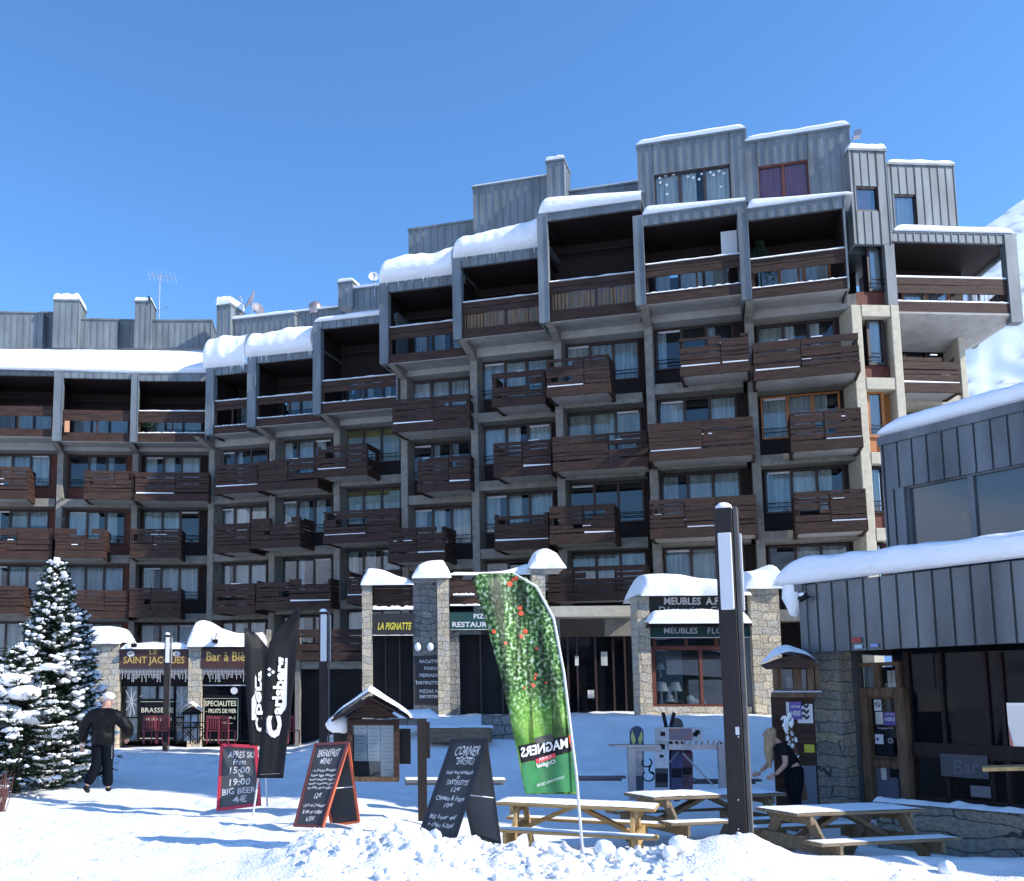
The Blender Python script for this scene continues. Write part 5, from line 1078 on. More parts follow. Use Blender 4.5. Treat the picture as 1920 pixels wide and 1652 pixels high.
tag(mb.build('vent_cowl', pri('copper_cowl', (.5, .36, .33), .3, .7), origin=F.P(u, -2, z - .35)), 'round shiny metal roof ventilator on the low zinc parapet', 'ventilator')
F = FR[10]; u, z = F.inv(1600, 247, .1); mb = MB(); mb.obox(F.P(u, .1, z - .15), F.u * .22, F.o * -.25, V(.05, 0, .22)); mb.tube([F.P(u - .1, 0, z - .3), F.P(u + .1, 0, z)], .02, 5)
tag(mb.build('flood_lamp', M['metal'], origin=F.P(u, .1, z)), 'small flood lamp fixed to the top right corner of the highest attic', 'lamp')
F = FR[2]; u, z = F.inv(281, 562, -1.7); mb = MB(); mb.ball(F.P(u, -1.6, z), .07, 8, 0, 0, (.8, 1, 1.3)); mb.ball(F.P(u - .04, -1.6, z + .12), .045, 8); mb.tube([F.P(u + .02, -1.6, z - .02), F.P(u + .12, -1.6, z - .16)], [.04, .01], 6)
tag(mb.build('crow', M['black'], origin=F.P(u, -1.6, z)), 'small black bird perched on the narrow chimney beside the aerial', 'bird')
# things on the balconies
F = FR[9]; mb = MB(); F.rect(mb, 1352, 433, 1382, 478, .55, .5); tag(mb.build('storage_cabinet', M['white'], origin=F.P(F.ux(1367, .5), .5, F.z(1367, 478))), 'pale cabinet standing in the open loggia below the starry curtained window', 'cabinet')
F = FR[10]; u, z = F.inv(1428, 540, .6); r = random.Random(5); mb = MB()
mb.tube([F.P(u, .6, z), F.P(u, .6, z + 1.7)], [.03, .01], 5)
for k in range(700):
    h = r.random(); a = r.uniform(0, 6.28); l = .5 * (1 - h) * r.random() ** .5; c = F.P(u, .6, z + .2 + 1.5 * h) + V(cos(a) * l, sin(a) * l, 0); e = V(cos(a), sin(a), .4) * .12; mb.add([c, c + e + V(0, 0, .01), c + e * .9 - V(0, 0, .02)], [(0, 1, 2)])
tag(mb.build('potted_conifer', M['needle'], origin=F.P(u, .6, z)), 'small dark conifer in the highest loggia, beside the orange framed windows', 'plant')
F = FR[2]; u, z = F.inv(274, 802, .7); mb = MB()
for k in range(260):
    a = r.uniform(0, 6.28); l = .35 * r.random() ** .5; c = F.P(u, .7, z) + V(cos(a) * l, sin(a) * l, r.uniform(0, .3)); e = V(r.uniform(-1, 1), r.uniform(-1, 1), r.uniform(0, 1)).normalized() * .1; mb.add([c, c + e + V(0, 0, .03), c + e * .8 - V(0, 0, .03)], [(0, 1, 2)])
tag(mb.build('potted_plant', pri('leaf_green', (.03, .09, .03), .6), origin=F.P(u, .7, z)), 'bushy green plant behind the boards of a loggia at the left', 'plant')
F = FR[1]; mb = MB(); F.rect(mb, 121, 789, 130, 810, 1.34, .04); tag(mb.build('towel', pri('orange_towel', (.6, .3, .16), .9), origin=F.P(F.ux(125, 1.3), 1.3, F.z(125, 810))), 'orange towel hung over the boards of a loggia at the left', 'towel')
# ------------------------------------------------------------------ feather flags
def flag(rows, Y, foot, top, label, mat, polepts, thick=.006, fold=.05, nf=3., seed=1):
    """rows: (photo y, left x, right x) down the cloth at distance Y"""
    t = empty('feather_flag', at(foot[0], foot[1], Y), label, 'feather flag', 'feather flags on the square')
    def edge(v):
        q = v * (len(rows) - 1); i = min(len(rows) - 2, int(q)); w = q - i; a, b = rows[i], rows[i + 1]; return [a[k] + (b[k] - a[k]) * w for k in range(3)]
    def pt(s, v, lift=0):
        y, xl, xr = edge(v); f = fold * (sin(s * nf * 2.6 + v * 2.5 + seed) * .6 + sin(s * 7 - v * 4) * .25) * (.25 + .75 * v)
        return at(xl + (xr - xl) * s, y, Y + f + (.18 * (s - .5)) - lift)
    mb = MB(); mb.grid(lambda s, v: pt(s, v), 24, 60)
    c = mb.build('cloth', mat, t); so = c.modifiers.new('th', 'SOLIDIFY'); so.thickness = thick
    mb = MB(); mb.tube([at(x, y, Y + (.02 if seed == 2 else .16)) for x, y in polepts], [.016] * (len(polepts) - 1) + [.008], 8); mb.build('pole', M['white'], t)
    def onflag(x, y, lift=.04):      # photo point -> cloth surface
        lo, hi = 0., 1.
        for _ in range(26):
            m = (lo + hi) / 2
            if edge(m)[0] < y: lo = m
            else: hi = m
        e = edge(lo); return pt((x - e[1]) / max(1e-3, e[2] - e[1]), lo, lift)
    return t, c, onflag, pt
def warp(onflag, s, o, ex, ey, mb, m=0, **k):
    """lettering laid on cloth: o = photo point of its lower left corner, ex, ey = photo vectors of its width and height"""
    vs, fs = T(s, **k); mb.add([onflag(o[0] + ex[0] * a + ey[0] * b, o[1] + ex[1] * a + ey[1] * b) for a, b in vs], fs, m)
def cloth_mat(name, col, col2=None, **k):
    m = pri(name, col, .55, 0, .2 if not col2 else 0, 4, col2=col2, **k); return m
M['flag_black'] = pri('black_flag_cloth', (.004, .0045, .008), .6, 0, .35, 1.2, .1, 5, .25)
# far black flag
t2, c2, of2, _ = flag([(1178, 458, 462), (1190, 458, 482), (1215, 458, 503), (1260, 459, 510), (1320, 463, 507), (1398, 468, 502)], 15.3, (501, 1505), (459, 1180), 'black feather flag with white mirrored lettering, the rear one of two', M['flag_black'], [(501, 1512), (496, 1395), (490, 1330), (484, 1240), (472, 1195)])
lt = MB(); warp(of2, 'berg', (476, 1340), (0, -82), (19, 0), lt, bold=.03) ; warp(of2, 'C', (479, 1372), (0, -26), (17, 0), lt, bold=.03); lt.build('lettering', M['white'], c2)
mb = MB(); mb.grid(lambda a, b: of2(472 + 9 * a + (6 if b > .5 else 0) * (1 - a), 1350 - 80 * b, .014), 3, 8); mb.build('ribbon_mark', M['white'], c2)
# near black flag
t1, c1, of1, _ = flag([(1143, 556, 562), (1158, 541, 562), (1178, 521, 561), (1205, 505, 559), (1250, 498, 555), (1320, 494, 547), (1390, 488, 539), (1459, 481, 531)], 14.4, (474, 1528), (560, 1145), 'black feather flag with white mirrored lettering, the larger front one', M['flag_black'], [(474, 1530), (485, 1455), (493, 1390), (503, 1260), (514, 1205), (536, 1172), (555, 1155)])
lt = MB()
def mirr(of, s, yb, yt, x0, x1, slant, mb, **k):      # runs upward, mirrored
    vs, fs = T(s, **k); mb.add([of(x1 - (x1 - x0) * b + slant * a, yb + (yt - yb) * a) for a, b in vs], fs)
mirr(of1, 'arlsberg', 1340, 1232, 508, 536, 8, lt, bold=.04); mirr(of1, 'C', 1384, 1342, 500, 528, 0, lt, bold=.06)
lt.build('lettering', M['white'], c1)
mb = MB()
mb.grid(lambda a, b: of1(528 + 7 * b + (4 + 5 * (1 - b)) * a * (1 if b > .1 else b * 10), 1338 - 104 * b, .016), 3, 14)
mb.add([of1(499, 1345, .016), of1(508, 1352, .016), of1(510, 1368, .016), of1(517, 1380, .016), of1(509, 1383, .016), of1(499, 1373, .016)], [(0, 1, 2, 3, 4, 5)]); mb.build('ribbon_mark', M['white'], c1)
mb = MB()
for k in range(3): x, y = 505 + (k % 2) * 7, 1255 + k * 5; mb.add([of1(x - 4, y, .016), of1(x, y - 4, .016), of1(x + 4, y, .016), of1(x, y + 4, .016)], [(0, 1, 2, 3)])
mb.build('crown_mark', M['white'], c1)
mb = MB(); mb.grid(lambda a, b: of1(487 + 38 * a, 1452 - 2.0 * a + .8 * b, .012), 16, 1); mb.build('seam', M['metal'], c1)
# green flag: orchard print
m, t, b, N, L = nt('orchard_print'); g = N('ShaderNodeNewGeometry'); mp = N('ShaderNodeMapping'); mp.inputs['Scale'].default_value = (1, 0, 1); L(g.outputs['Position'], mp.inputs[0])
def nz(sc, d, vec=None):
    n = N('ShaderNodeTexNoise'); n.inputs['Scale'].default_value = sc; n.inputs['Detail'].default_value = d; L(vec or mp.outputs[0], n.inputs['Vector']); return n
def rmp(src, els):
    r_ = N('ShaderNodeValToRGB'); r_.color_ramp.interpolation = 'LINEAR'
    while len(r_.color_ramp.elements) < len(els): r_.color_ramp.elements.new(.5)
    for e, (p_, c_) in zip(r_.color_ramp.elements, els): e.position = p_; e.color = (*c_, 1)
    L(src, r_.inputs[0]); return r_
leaf = rmp(nz(24, 6).outputs['Fac'], [(.36, (.008, .035, .012)), (.45, (.03, .13, .025)), (.52, (.16, .38, .08)), (.57, (.40, .60, .22)), (.62, (.80, .88, .80))])
grass = rmp(nz(5, 4).outputs['Fac'], [(.3, (.07, .26, .04)), (.5, (.25, .55, .08)), (.7, (.50, .75, .20))])
big = rmp(nz(2.2, 3).outputs['Fac'], [(.38, (.22, .3, .3)), (.55, (1, 1, 1))])
st = N('ShaderNodeMapping'); st.inputs['Scale'].default_value = (7, 0, .5); st.inputs['Rotation'].default_value = (0, .35, 0); L(g.outputs['Position'], st.inputs[0]); br2 = rmp(nz(1.6, 3, st.outputs[0]).outputs['Fac'], [(.42, (.12, .16, .12)), (.5, (1, 1, 1))])
sep = N('ShaderNodeSeparateXYZ'); L(g.outputs['Position'], sep.inputs[0]); mr_ = N('ShaderNodeMapRange'); mr_.inputs['From Min'].default_value = 1.35; mr_.inputs['From Max'].default_value = 2.0; L(sep.outputs['Z'], mr_.inputs[0])
mx = N('ShaderNodeMixRGB'); L(mr_.outputs[0], mx.inputs[0]); L(grass.outputs[0], mx.inputs[1]); L(leaf.outputs[0], mx.inputs[2])
m2 = N('ShaderNodeMixRGB'); m2.blend_type = 'MULTIPLY'; m2.inputs[0].default_value = .75; L(mx.outputs[0], m2.inputs[1]); L(big.outputs[0], m2.inputs[2])
m3 = N('ShaderNodeMixRGB'); m3.blend_type = 'MULTIPLY'; m3.inputs[0].default_value = .8; L(m2.outputs[0], m3.inputs[1]); L(br2.outputs[0], m3.inputs[2]); L(m3.outputs[0], b.inputs['Base Color']); b.inputs['Roughness'].default_value = .5
tl = N('ShaderNodeBsdfTranslucent'); L(m3.outputs[0], tl.inputs[0]); ms = N('ShaderNodeMixShader'); ms.inputs[0].default_value = .45; L(b.outputs[0], ms.inputs[1]); L(tl.outputs[0], ms.inputs[2]); L(ms.outputs[0], t.nodes['Material Output'].inputs[0])
GR = [(1075, 900, 962), (1083, 885, 985), (1100, 890, 1006), (1130, 899, 1027), (1160, 908, 1038), (1200, 920, 1048), (1260, 937, 1057), (1330, 953, 1066), (1400, 968, 1074), (1450, 977, 1080), (1489, 985, 1084)]
t3, c3, of3, pt3 = flag(GR, 10.45, (1092, 1602), (885, 1083), 'tall green orchard print feather flag with red apples on a white pole', m, [(1093, 1604), (1086, 1520), (1081, 1455), (1074, 1400), (1057, 1260), (1038, 1160), (1006, 1100), (962, 1074)], fold=.12, nf=3.4, seed=2)
M['apple'] = pri('apple_red', (.62, .07, .02), .5, 0, .3, 20)
mb = MB()
for x, y, r_ in [(q[0], q[1], q[2] * .78) for q in ((967, 1085, 5.5), (956, 1095, 6.5), (962, 1086, 4), (975, 1140, 5), (977, 1150, 6), (985, 1184, 6), (978, 1193, 5), (926, 1184, 5), (948, 1206, 4), (1006, 1216, 4), (1005, 1265, 3.5), (1000, 1285, 4.5), (984, 1290, 3), (1024, 1280, 3), (1003, 1272, 3), (1070, 1390, 5), (1071, 1400, 4.5), (1068, 1382, 4))]:
    mb.add([of3(x + r_ * cos(k * pi / 6) * (1 + .15 * sin(k * 2)), y + r_ * sin(k * pi / 6), .01) for k in range(12)], [list(range(12))])
mb.build('apple_print', M['apple'], c3)
def patch(quad, mat, name, lift=.018, nu=14, nv=4):
    a, b_, c_, d_ = [Vector((*q, 0)) for q in quad]; mb = MB(); mb.grid(lambda s, v: (lambda q: of3(q.x, q.y, lift))((a.lerp(b_, s)).lerp(d_.lerp(c_, s), v)), nu, nv); return mb.build(name, mat, c3)
patch(((971, 1399), (1063, 1379), (1073, 1408), (977, 1431)), M['flag_black'], 'label_band')
patch(((1002, 1384), (1036, 1375), (1038, 1390), (1005, 1396)), pri('bottle_neck', (.05, .055, .05), .5, 0, .5, 30), 'label_neck', .022)
patch(((977, 1432), (1080, 1409), (1084, 1484), (986, 1488)), pri('deep_green_cloth', (.02, .16, .05), .5, 0, .3, 5), 'lower_band', .014)
patch(((1004, 1424), (1040, 1412), (1043, 1419), (1006, 1432)), pri('red_ribbon', (.65, .04, .06), .5), 'ribbon', .026)
lt = MB(); warp(of3, 'MAGNERS', (1065, 1402), (-88, 19), (-1, -19), lt, bold=.03); warp(of3, 'Original', (1042, 1434), (-36, 9), (-1, -11), lt, shear=.3, bold=.02); warp(of3, 'CONTAINS CIDER', (1058, 1459), (-52, 17), (0, -5), lt)
lt.build('lettering', M['white'], c3)
lt = MB(); warp(of3, 'CIDER', (1034, 1420), (-24, 7), (0, -5), lt); 
for v in lt.v: v.y -= .0
lt.build('lettering', M['white'], c3)
# ------------------------------------------------------------------ chalkboards
M['chalk'] = pri('chalk', (.62, .62, .64), .9, 0, .3, 30); M['slate'] = pri('slate_face', (.035, .037, .045), .6, 0, .3, 3)
def aboard(tl_, tr_, bl, br, Y, dY, back, label, framec, texts, slate, fw=.045, leanb=None, facelean=.18, rearm=None):
    """A-frame: photo corners of the front face (top nearer the ridge); back = photo feet of the rear leaf"""
    P = [at(*tl_, Y + facelean), at(*tr_, Y + dY + facelean), at(*br, Y + dY), at(*bl, Y)]
    t = empty('chalkboard', (P[2] + P[3]) / 2, label, 'chalkboard', 'folding chalkboards on the snow')
    n = (P[1] - P[0]).cross(P[3] - P[0]).normalized()
    if n.y > 0: n = -n
    mb = MB(); mb.prism(P, -n * .02); face = mb.build('board', slate, t)
    mb = MB()
    for a, b in ((0, 1), (1, 2), (2, 3), (3, 0)):
        d = (P[b] - P[a]).normalized(); mb.bar(P[a] - d * fw * .5 + n * .004, P[b] + d * fw * .5 + n * .004, fw, .035, n)
    mb.build('frame', framec, t)
    if back:
        Q = [P[0] - n * .03, P[1] - n * .03, at(*back[1], Y + dY + back[2]), at(*back[0], Y + back[2])]
        mb = MB(); nn = (Q[1] - Q[0]).cross(Q[3] - Q[0]).normalized()
        if nn.y < 0: nn = -nn
        mb.prism(Q, nn * .02); mb.build('rear_board', rearm or slate, t); mb = MB()
        for a, b in ((1, 2), (0, 3), (2, 3)): mb.bar(Q[a], Q[b], fw, .035, nn)
        mb.build('rear_frame', framec, t)
        if back[2] < 90:
            mb = MB(); a = P[1].lerp(P[2], .55); b = Q[1].lerp(Q[2], .55); mb.tube([a, b], .008, 6); mb.build('stay', M['white'], t)
    lt = MB()
    for s, a0, b0, a1, b1, sh in texts:      # board coordinates 0..1 from the top left
        vs, fs = T(s, shear=sh, bold=.012); pts = []
        for q, w in vs:
            a = a0 + (a1 - a0) * q; b = b1 + (b0 - b1) * w + .006 * sin(q * 17); pts.append(P[0].lerp(P[1], a).lerp(P[3].lerp(P[2], a), b) + n * .006)
        lt.add(pts, fs)
    lt.build('lettering', M['chalk'], face); return t
M['red_paint'] = pri('red_painted_frame', (.55, .03, .06), .5); M['maroon'] = pri('maroon_frame', (.12, .03, .03), .6); M['orange_edge'] = pri('orange_edge', (.62, .12, .05), .6)
aboard((416, 1397), (480, 1400), (409, 1518), (487, 1508), 15.6, -.1, None, 'upright chalkboard with bright red frame beside the black feather flags', M['red_paint'],
       [('APRES SKI', .2, .09, .95, .2, .15), ('From', .35, .22, .7, .31, .1), ('15:00', .25, .35, .8, .46, .1), ('to', .5, .47, .63, .52, 0), ('19:00', .25, .54, .8, .65, .1), ('BIG BEER', .08, .69, .92, .79, 0), ('4€', .35, .82, .7, .93, 0)], pri('grey_slate', (.07, .075, .078), .6, 0, .2, 3), .05)
aboard((592, 1396), (652, 1393), (553, 1548), (603, 1550), 13.1, -.1, ((622, 1547), (673, 1540), .55), 'folding chalkboard with maroon face frame and orange edges reading breakfast menu', M['maroon'],
       [('BREAKFAST', .15, .07, .85, .16, .2), ('MENU', .3, .18, .65, .25, .15), ('- St. Jacques Breakfast', .1, .31, .9, .35, .2), ('Toast, eggs, sausages,', .1, .37, .95, .41, .2), ('bacon, potatoes, beans,', .1, .42, .95, .46, .2), ('tomato, mushrooms, juice', .1, .47, .95, .51, .2), ('hot drink, tea or coffee', .1, .52, .93, .56, .2), ('12€', .42, .60, .66, .67, .1), ('- Juice & Croissant', .1, .73, .9, .78, .2), ('& tea or coffee', .15, .80, .85, .85, .2), ('6,50€', .35, .88, .65, .95, .1)], M['slate'], .035)
for o_ in [x for x in COL.objects if x.parent and x.parent.get('label', '').startswith('folding chalkboard with maroon')]:
    if o_.name.startswith('rear_frame'): o_.data.materials[0] = M['orange_edge']
q0, q1 = at(652, 1393, 13.26), at(603, 1550, 12.98); mb = MB(); mb.bar(q0 + V(.01, -.03, 0), q1 + V(.02, -.03, 0), .03, .03); par = [x for x in COL.objects if x.get('label', '').startswith('folding chalkboard with maroon')][0]; mb.build('edge_strip', M['orange_edge'], par)
aboard((848, 1389), (912, 1387), (786, 1567), (852, 1578), 10.8, -.05, ((886, 1565), (938, 1583), .55), 'large folding chalkboard all in black left of the pine picnic table', pri('black_frame', (.02, .021, .03), .5),
       [('CORNER', .2, .06, .9, .16, .25), ('~~~~', .3, .17, .8, .2, .1), ('SPECIALS', .35, .2, .85, .25, .2), ('Soup and sandwich', .15, .31, .92, .36, .2), ('or', .5, .37, .58, .4, .1), ('TARTIFLETTE', .25, .41, .88, .46, .2), ('12€', .45, .48, .7, .53, .1), ('Cheese & Ham', .1, .57, .9, .62, .2), ('10€', .4, .64, .65, .69, .1), ('Big beer 4€', .1, .76, .85, .82, .2), ('+ chips 6,50€', .12, .84, .85, .9, .2)], M['slate'], .03, rearm=pri('rear_slate', (.06, .062, .07), .6, 0, .3, 2))
# ------------------------------------------------------------------ menu box with little roof, and the dark fence panel behind it
FN = Frame(600, 14.9, 800, 14.7, None, 1400)
mn = empty('menu_box', FN.P(FN.ux(700, 0, 1400), .3, -.2), 'wooden menu display case with snow covered gable roof between the chalkboards', 'menu case')
def nrect(x0, y0, x1, y1, o, th, name, mat, par=None): mb = MB(); FN.rect(mb, x0, y0, x1, y1, o, th); return mb.build(name, mat, par or mn)
for x0, x1 in ((651, 661), (738, 748)): nrect(x0, 1352, x1, 1465, .30, .12, 'frame_side', M['wood'])
nrect(651, 1349, 748, 1360, .31, .13, 'frame_top', M['wood']); nrect(651, 1457, 748, 1466, .32, .14, 'frame_bottom', M['log'])
nrect(661, 1359, 738, 1457, .22, .05, 'back_board', M['sign_black'])
for x0, y0, x1, y1 in ((664, 1359, 688, 1427), (689, 1359, 713, 1427), (714, 1359, 738, 1457)): 
    pg = nrect(x0, y0, x1, y1, .235, .01, 'menu_page', CUR[2] if False else pri('menu_paper', (.68, .72, .76), .6, 0, .06, 9)); lt = MB()
    for k in range(9 if y1 < 1440 else 12):
        yy = y0 + 7 + k * 7; FN.rect(lt, x0 + 3 + (k * 7) % 4, yy, x1 - 3 - (k * 5) % 9, yy + 1.1, .24, .003)
    lt.build('print', M['metal'], pg)
mb = MB(); FN.rect(mb, 661, 1359, 738, 1457, .29, .004); mb.build('pane', M['glass'], mn)
ap, el, er = FN.inv(692, 1305, .45), FN.inv(622, 1349, .45), FN.inv(770, 1346, .45)
mb = MB(); mb.prism([FN.P(FN.ux(651, .3, 1350), .3, el[1] + .02), FN.P(FN.ux(748, .3, 1350), .3, el[1] + .02), FN.P(ap[0], .3, ap[1] - .04)], -FN.o * .08); mb.build('gable', M['wood'], mn)
mb = MB()
for e in (el, er): mb.prism([FN.P(e[0], .5, e[1]), FN.P(ap[0], .5, ap[1]), FN.P(ap[0], .5, ap[1] - .035), FN.P(e[0], .5, e[1] - .035)], -FN.o * .75)
rf = mb.build('roof', M['wood_wall'], mn)
mb = MB()
def rs_(a, b):
    s = abs(a * 2 - 1); e = el if a < .5 else er; u = ap[0] + (e[0] - ap[0]) * s; zz = ap[1] + (e[1] - ap[1]) * s; h = .15 * (1 - s ** 6) ** .5 * (.7 + .3 * (1 - s)) * (sin(pi * (.03 + .94 * b)) ** .3) * (1 + .25 * noise.noise(V(a * 4, b, 3)))
    return FN.P(u, .52 - .78 * b, zz + h)
mb.grid(rs_, 50, 12); mb.build('snow', M['snow'], rf)
fp = empty('fence_panel', FN.P(FN.ux(780, 0, 1430), 0, -.3), 'dark wooden notice panel on posts behind the menu case', 'panel')
nrect(625, 1366, 770, 1432, -.05, .04, 'board', M['post_wood'], fp); nrect(783, 1348, 800, 1540, .05, .12, 'post', M['post_wood'], fp); nrect(799, 1354, 806, 1422, .0, .1, 'board', M['post_wood'], fp); nrect(612, 1358, 640, 1366, .0, .2, 'rail', M['post_wood'], fp)
mb = MB(); mb.ball(FN.P(FN.ux(636, .1, 1350), .1, FN.z(636, 1358, .1)), .16, 12, 0, .3, (1.3, 1, .9)); mb.build('snow', M['snow'], fp)
# ------------------------------------------------------------------ bench-like dark timbers half buried in snow
for x0, y0, x1, y1, Y, lb in ((1075, 1456, 1168, 1468, 16.2, 'dark timber bench seat half buried in snow behind the green flag'), (760, 1464, 945, 1472, 16.0, 'long dark timber half buried in snow behind the chalkboard'), (1298, 1462, 1420, 1474, 16.4, 'dark timber bench seat behind the lamp post')):
    a, b = at(x0, y0, Y), at(x1, y0, Y); mb = MB(); mb.bar(a, b, .35, .04, (0, 0, 1)); mb.bar(a + V(0, .1, -.05), b + V(0, .1, -.05), .05, .06); o = mb.build('bench', M['metal'] if False else pri('frosted_timber', (.13, .135, .16), .9), origin=a); tag(o, lb, 'bench', 'buried benches')
    mb = MB(); mb.grid(lambda s, q: a.lerp(b, s) + V(0, -.16 + .34 * q, .028 + .03 * sin(pi * q)), 20, 5); mb.build('snow', M['snow'], o)
# ------------------------------------------------------------------ brasserie terrace furniture
def cafe_chair(px, py, Y, rz, label, mat):
    t = empty('terrace_chair', (0, 0, 0), label, 'chair', 'red terrace chairs before the brasserie')
    mb = MB(); 
    for x in (-.22, .22):
        for y in (-.2, .2): mb.bar((x, y, 0), (x, y, .45 if y < 0 else .95), .035, .035)
    mb.build('frame', mat, t); mb = MB()
    for k in range(4): mb.box(-.23, .23, -.21 + k * .11, -.13 + k * .11, .43, .46)
    mb.build('seat', mat, t); mb = MB()
    for k in range(5): mb.box(-.2 + k * .09, -.16 + k * .09, .19, .21, .5, .92)
    mb.box(-.24, .24, .18, .22, .88, .96); mb.build('backrest', mat, t)
    p = at(px, py, Y); t.location = (p.x, Y, p.z); t.rotation_euler = (0, 0, rz); return t
cr_ = pri('dark_red_paint', (.24, .03, .04), .6)
for px, rz, lb in ((281, .3, 'red terrace chair left of the small lamp post, nearest the walking man'), (300, -.4, 'red terrace chair just left of the foot of the small lamp post'), (402, 3.0, 'red terrace chair right of the snow roofed lantern'), (425, 2.6, 'red terrace chair behind the red framed chalkboard'), (546, .5, 'red terrace chair right of the black feather flags')): cafe_chair(px, 1394, 33.2, rz, lb, cr_)
for px, lb in ((352, 'crossed leg terrace table with dark top beside the snow roofed lantern'), (385, 'crossed leg terrace table partly behind a chair')):
    c = at(px, 1394, 33.4); t = empty('terrace_table', c, lb, 'table', 'terrace tables before the brasserie'); mb = MB(); mb.box(c.x - .42, c.x + .42, c.y - .35, c.y + .35, c.z + .72, c.z + .75); mb.build('tabletop', M['wood_wall'], t)
    mb = MB()
    for y in (-.3, .3):
        for s in (-1, 1): mb.bar((c.x - s * .35, c.y + y, c.z), (c.x + s * .35, c.y + y, c.z + .72), .03, .03)
    mb.build('legs', M['wood_wall'], t)
c = at(359, 1394, 34.2); t = empty('lantern_house', c, 'tall narrow garden lantern with snowy roof on the brasserie terrace', 'lantern')
mb = MB(); mb.box(c.x - .3, c.x + .3, c.y - .3, c.y + .3, c.z + .55, c.z + .6); mb.box(c.x - .3, c.x + .3, c.y - .3, c.y + .3, c.z + 1.05, c.z + 1.1)
for x in (-.28, -.02, .24):
    for y in (-.28, .24): mb.box(c.x + x, c.x + x + .04, c.y + y, c.y + y + .04, c.z, c.z + 1.1)
mb.build('frame', M['black'], t); mb = MB(); mb.box(c.x - .24, c.x + .24, c.y - .2, c.y + .2, c.z + .1, c.z + 1.05); mb.build('pane', CUR[2], t)
mb = MB(); mb.prism([c + V(-.36, -.36, 1.1), c + V(.36, -.36, 1.1), c + V(0, -.36, 1.32)], V(0, .72, 0)); mb.build('roof', M['black'], t)
mb = MB(); mb.grid(lambda a, b: c + V(-.4 + .8 * a, -.38 + .76 * b, 1.17 + .24 * (1 - abs(2 * a - 1)) + .12 * sin(pi * (.1 + .8 * b)) * sin(pi * (.1 + .8 * a))), 14, 8); mb.build('snow', M['snow'], t)
# ------------------------------------------------------------------ ski rack with boards leaning on it
YR = 15.6
def bxp(x0, y0, x1, y1, Y, th): a, b = at(x0, y1, Y), at(x1, y0, Y); return a.x, b.x, Y, Y + th, a.z, b.z
rk = empty('ski_rack', at(1270, 1495, YR), 'grey metal ski rack holding boards between the tables and the furniture shop', 'ski rack')
for nm, x0, y0, x1, y1, dy, th in (('upright', 1181, 1398, 1190, 1500, 0, .08), ('upright', 1193, 1398, 1204, 1500, .2, .08), ('upright', 1352, 1392, 1361, 1500, 0, .08), ('rail', 1181, 1400, 1240, 1409, .05, .05), ('rail', 1254, 1395, 1368, 1406, .05, .06), ('shelf', 1152, 1397, 1238, 1401, -.1, .35)):
    mb = MB(); mb.box(*bxp(x0, y0, x1, y1, YR + dy, th)); mb.build(nm, M['metal'], rk)
for k in range(9): mb = MB(); mb.box(*bxp(1262 + k * 11, 1388, 1265 + k * 11, 1396, YR, .05)); mb.build('tooth', M['metal'], rk)
for a, b in (((1280, 1412), (1337, 1472)), ((1272, 1410), (1254, 1432))): mb = MB(); mb.tube([at(*a, YR - .05), at(*b, YR - .3)], .014, 6); mb.build('strut', M['metal'], rk)
def board(x0, x1, yt, yb, Y, label, mat, extra=(), tilt=.25, name='snowboard', roundb=True):
    """rounded board standing upright, leaning back against the rack"""
    cx, hw = (x0 + x1) / 2, (x1 - x0) / 2; top, bot = at(cx, yt, Y + tilt), at(cx, yb, Y); L_b = (top - bot).length; w = hw / FPX * Y; up = (top - bot).normalized(); nrm = V(1, 0, 0).cross(up).normalized()
    if nrm.y > 0: nrm = -nrm
    ol = []
    for k in range(13): t_ = pi * k / 12; ol.append(bot + V(w * cos(t_), 0, 0) + up * (L_b - w * 1.1 + w * 1.1 * sin(t_)))
    for k in range(13): t_ = pi + pi * k / 12; ol.append(bot + V(w * cos(t_), 0, 0) + up * (w * 1.1 + w * 1.1 * sin(t_)))
    mb = MB(); mb.prism(ol, -nrm * .015); o = mb.build(name, mat, origin=bot); tag(o, label, name.replace('_', ' '), 'boards and skis on the rack')
    for (fy0, fy1, fw, em, nm) in extra:
        mb = MB(); c0 = bot + up * L_b * fy0; mb.obox(c0 - V(w * fw, 0, 0) + nrm * .002, V(2 * w * fw, 0, 0), up * L_b * (fy1 - fy0), nrm * .05 if nm == 'binding' else nrm * .004); mb.build(nm, em, o)
    return o, bot, up, w, nrm, L_b
navy = pri('navy_board', (.03, .035, .08), .4); o, bt, up, w, nr, LL = board(1181, 1207, 1361, 1500, YR + .12, 'dark blue snowboard with two pale yellow leaf shapes at its tip', navy)
mb = MB()
for s in (-1, 1):
    c0 = bt + up * LL * .70 + V(s * w * .45, 0, 0) + nr * .004; mb.add([c0, c0 + V(s * w * .42, 0, 0) + up * .16, c0 + V(s * w * .25, 0, 0) + up * .3, c0 + V(-s * w * .28, 0, 0) + up * .14], [(0, 1, 2, 3)])
mb.build('leaf_print', pri('pale_yellow', (.5, .5, .16), .6), o)
blk = M['black']; whb = pri('white_board', (.5, .52, .55), .4, 0, .15, 12)
board(1228, 1253, 1378, 1505, YR - .12, 'white snowboard with black bindings standing in front of the rack', whb, [(.78, .86, .5, blk, 'print'), (.66, .70, .3, blk, 'print'), (.22, .5, .95, pri('sparkly_black', (.02, .02, .025), .4, 0, .5, 30), 'print'), (.30, .42, .8, blk, 'binding')])
board(1257, 1281, 1346, 1500, YR + .25, 'snowboard with rounded brown tip behind the picture board', pri('brown_board', (.06, .05, .045), .5), tilt=.2)
board(1258, 1280, 1402, 1503, YR - .05, 'dark violet snowboard below the rail, left of the other dark one', pri('violet_board', (.03, .022, .09), .4, 0, .5, 5), [(.45, .6, .7, blk, 'binding')])
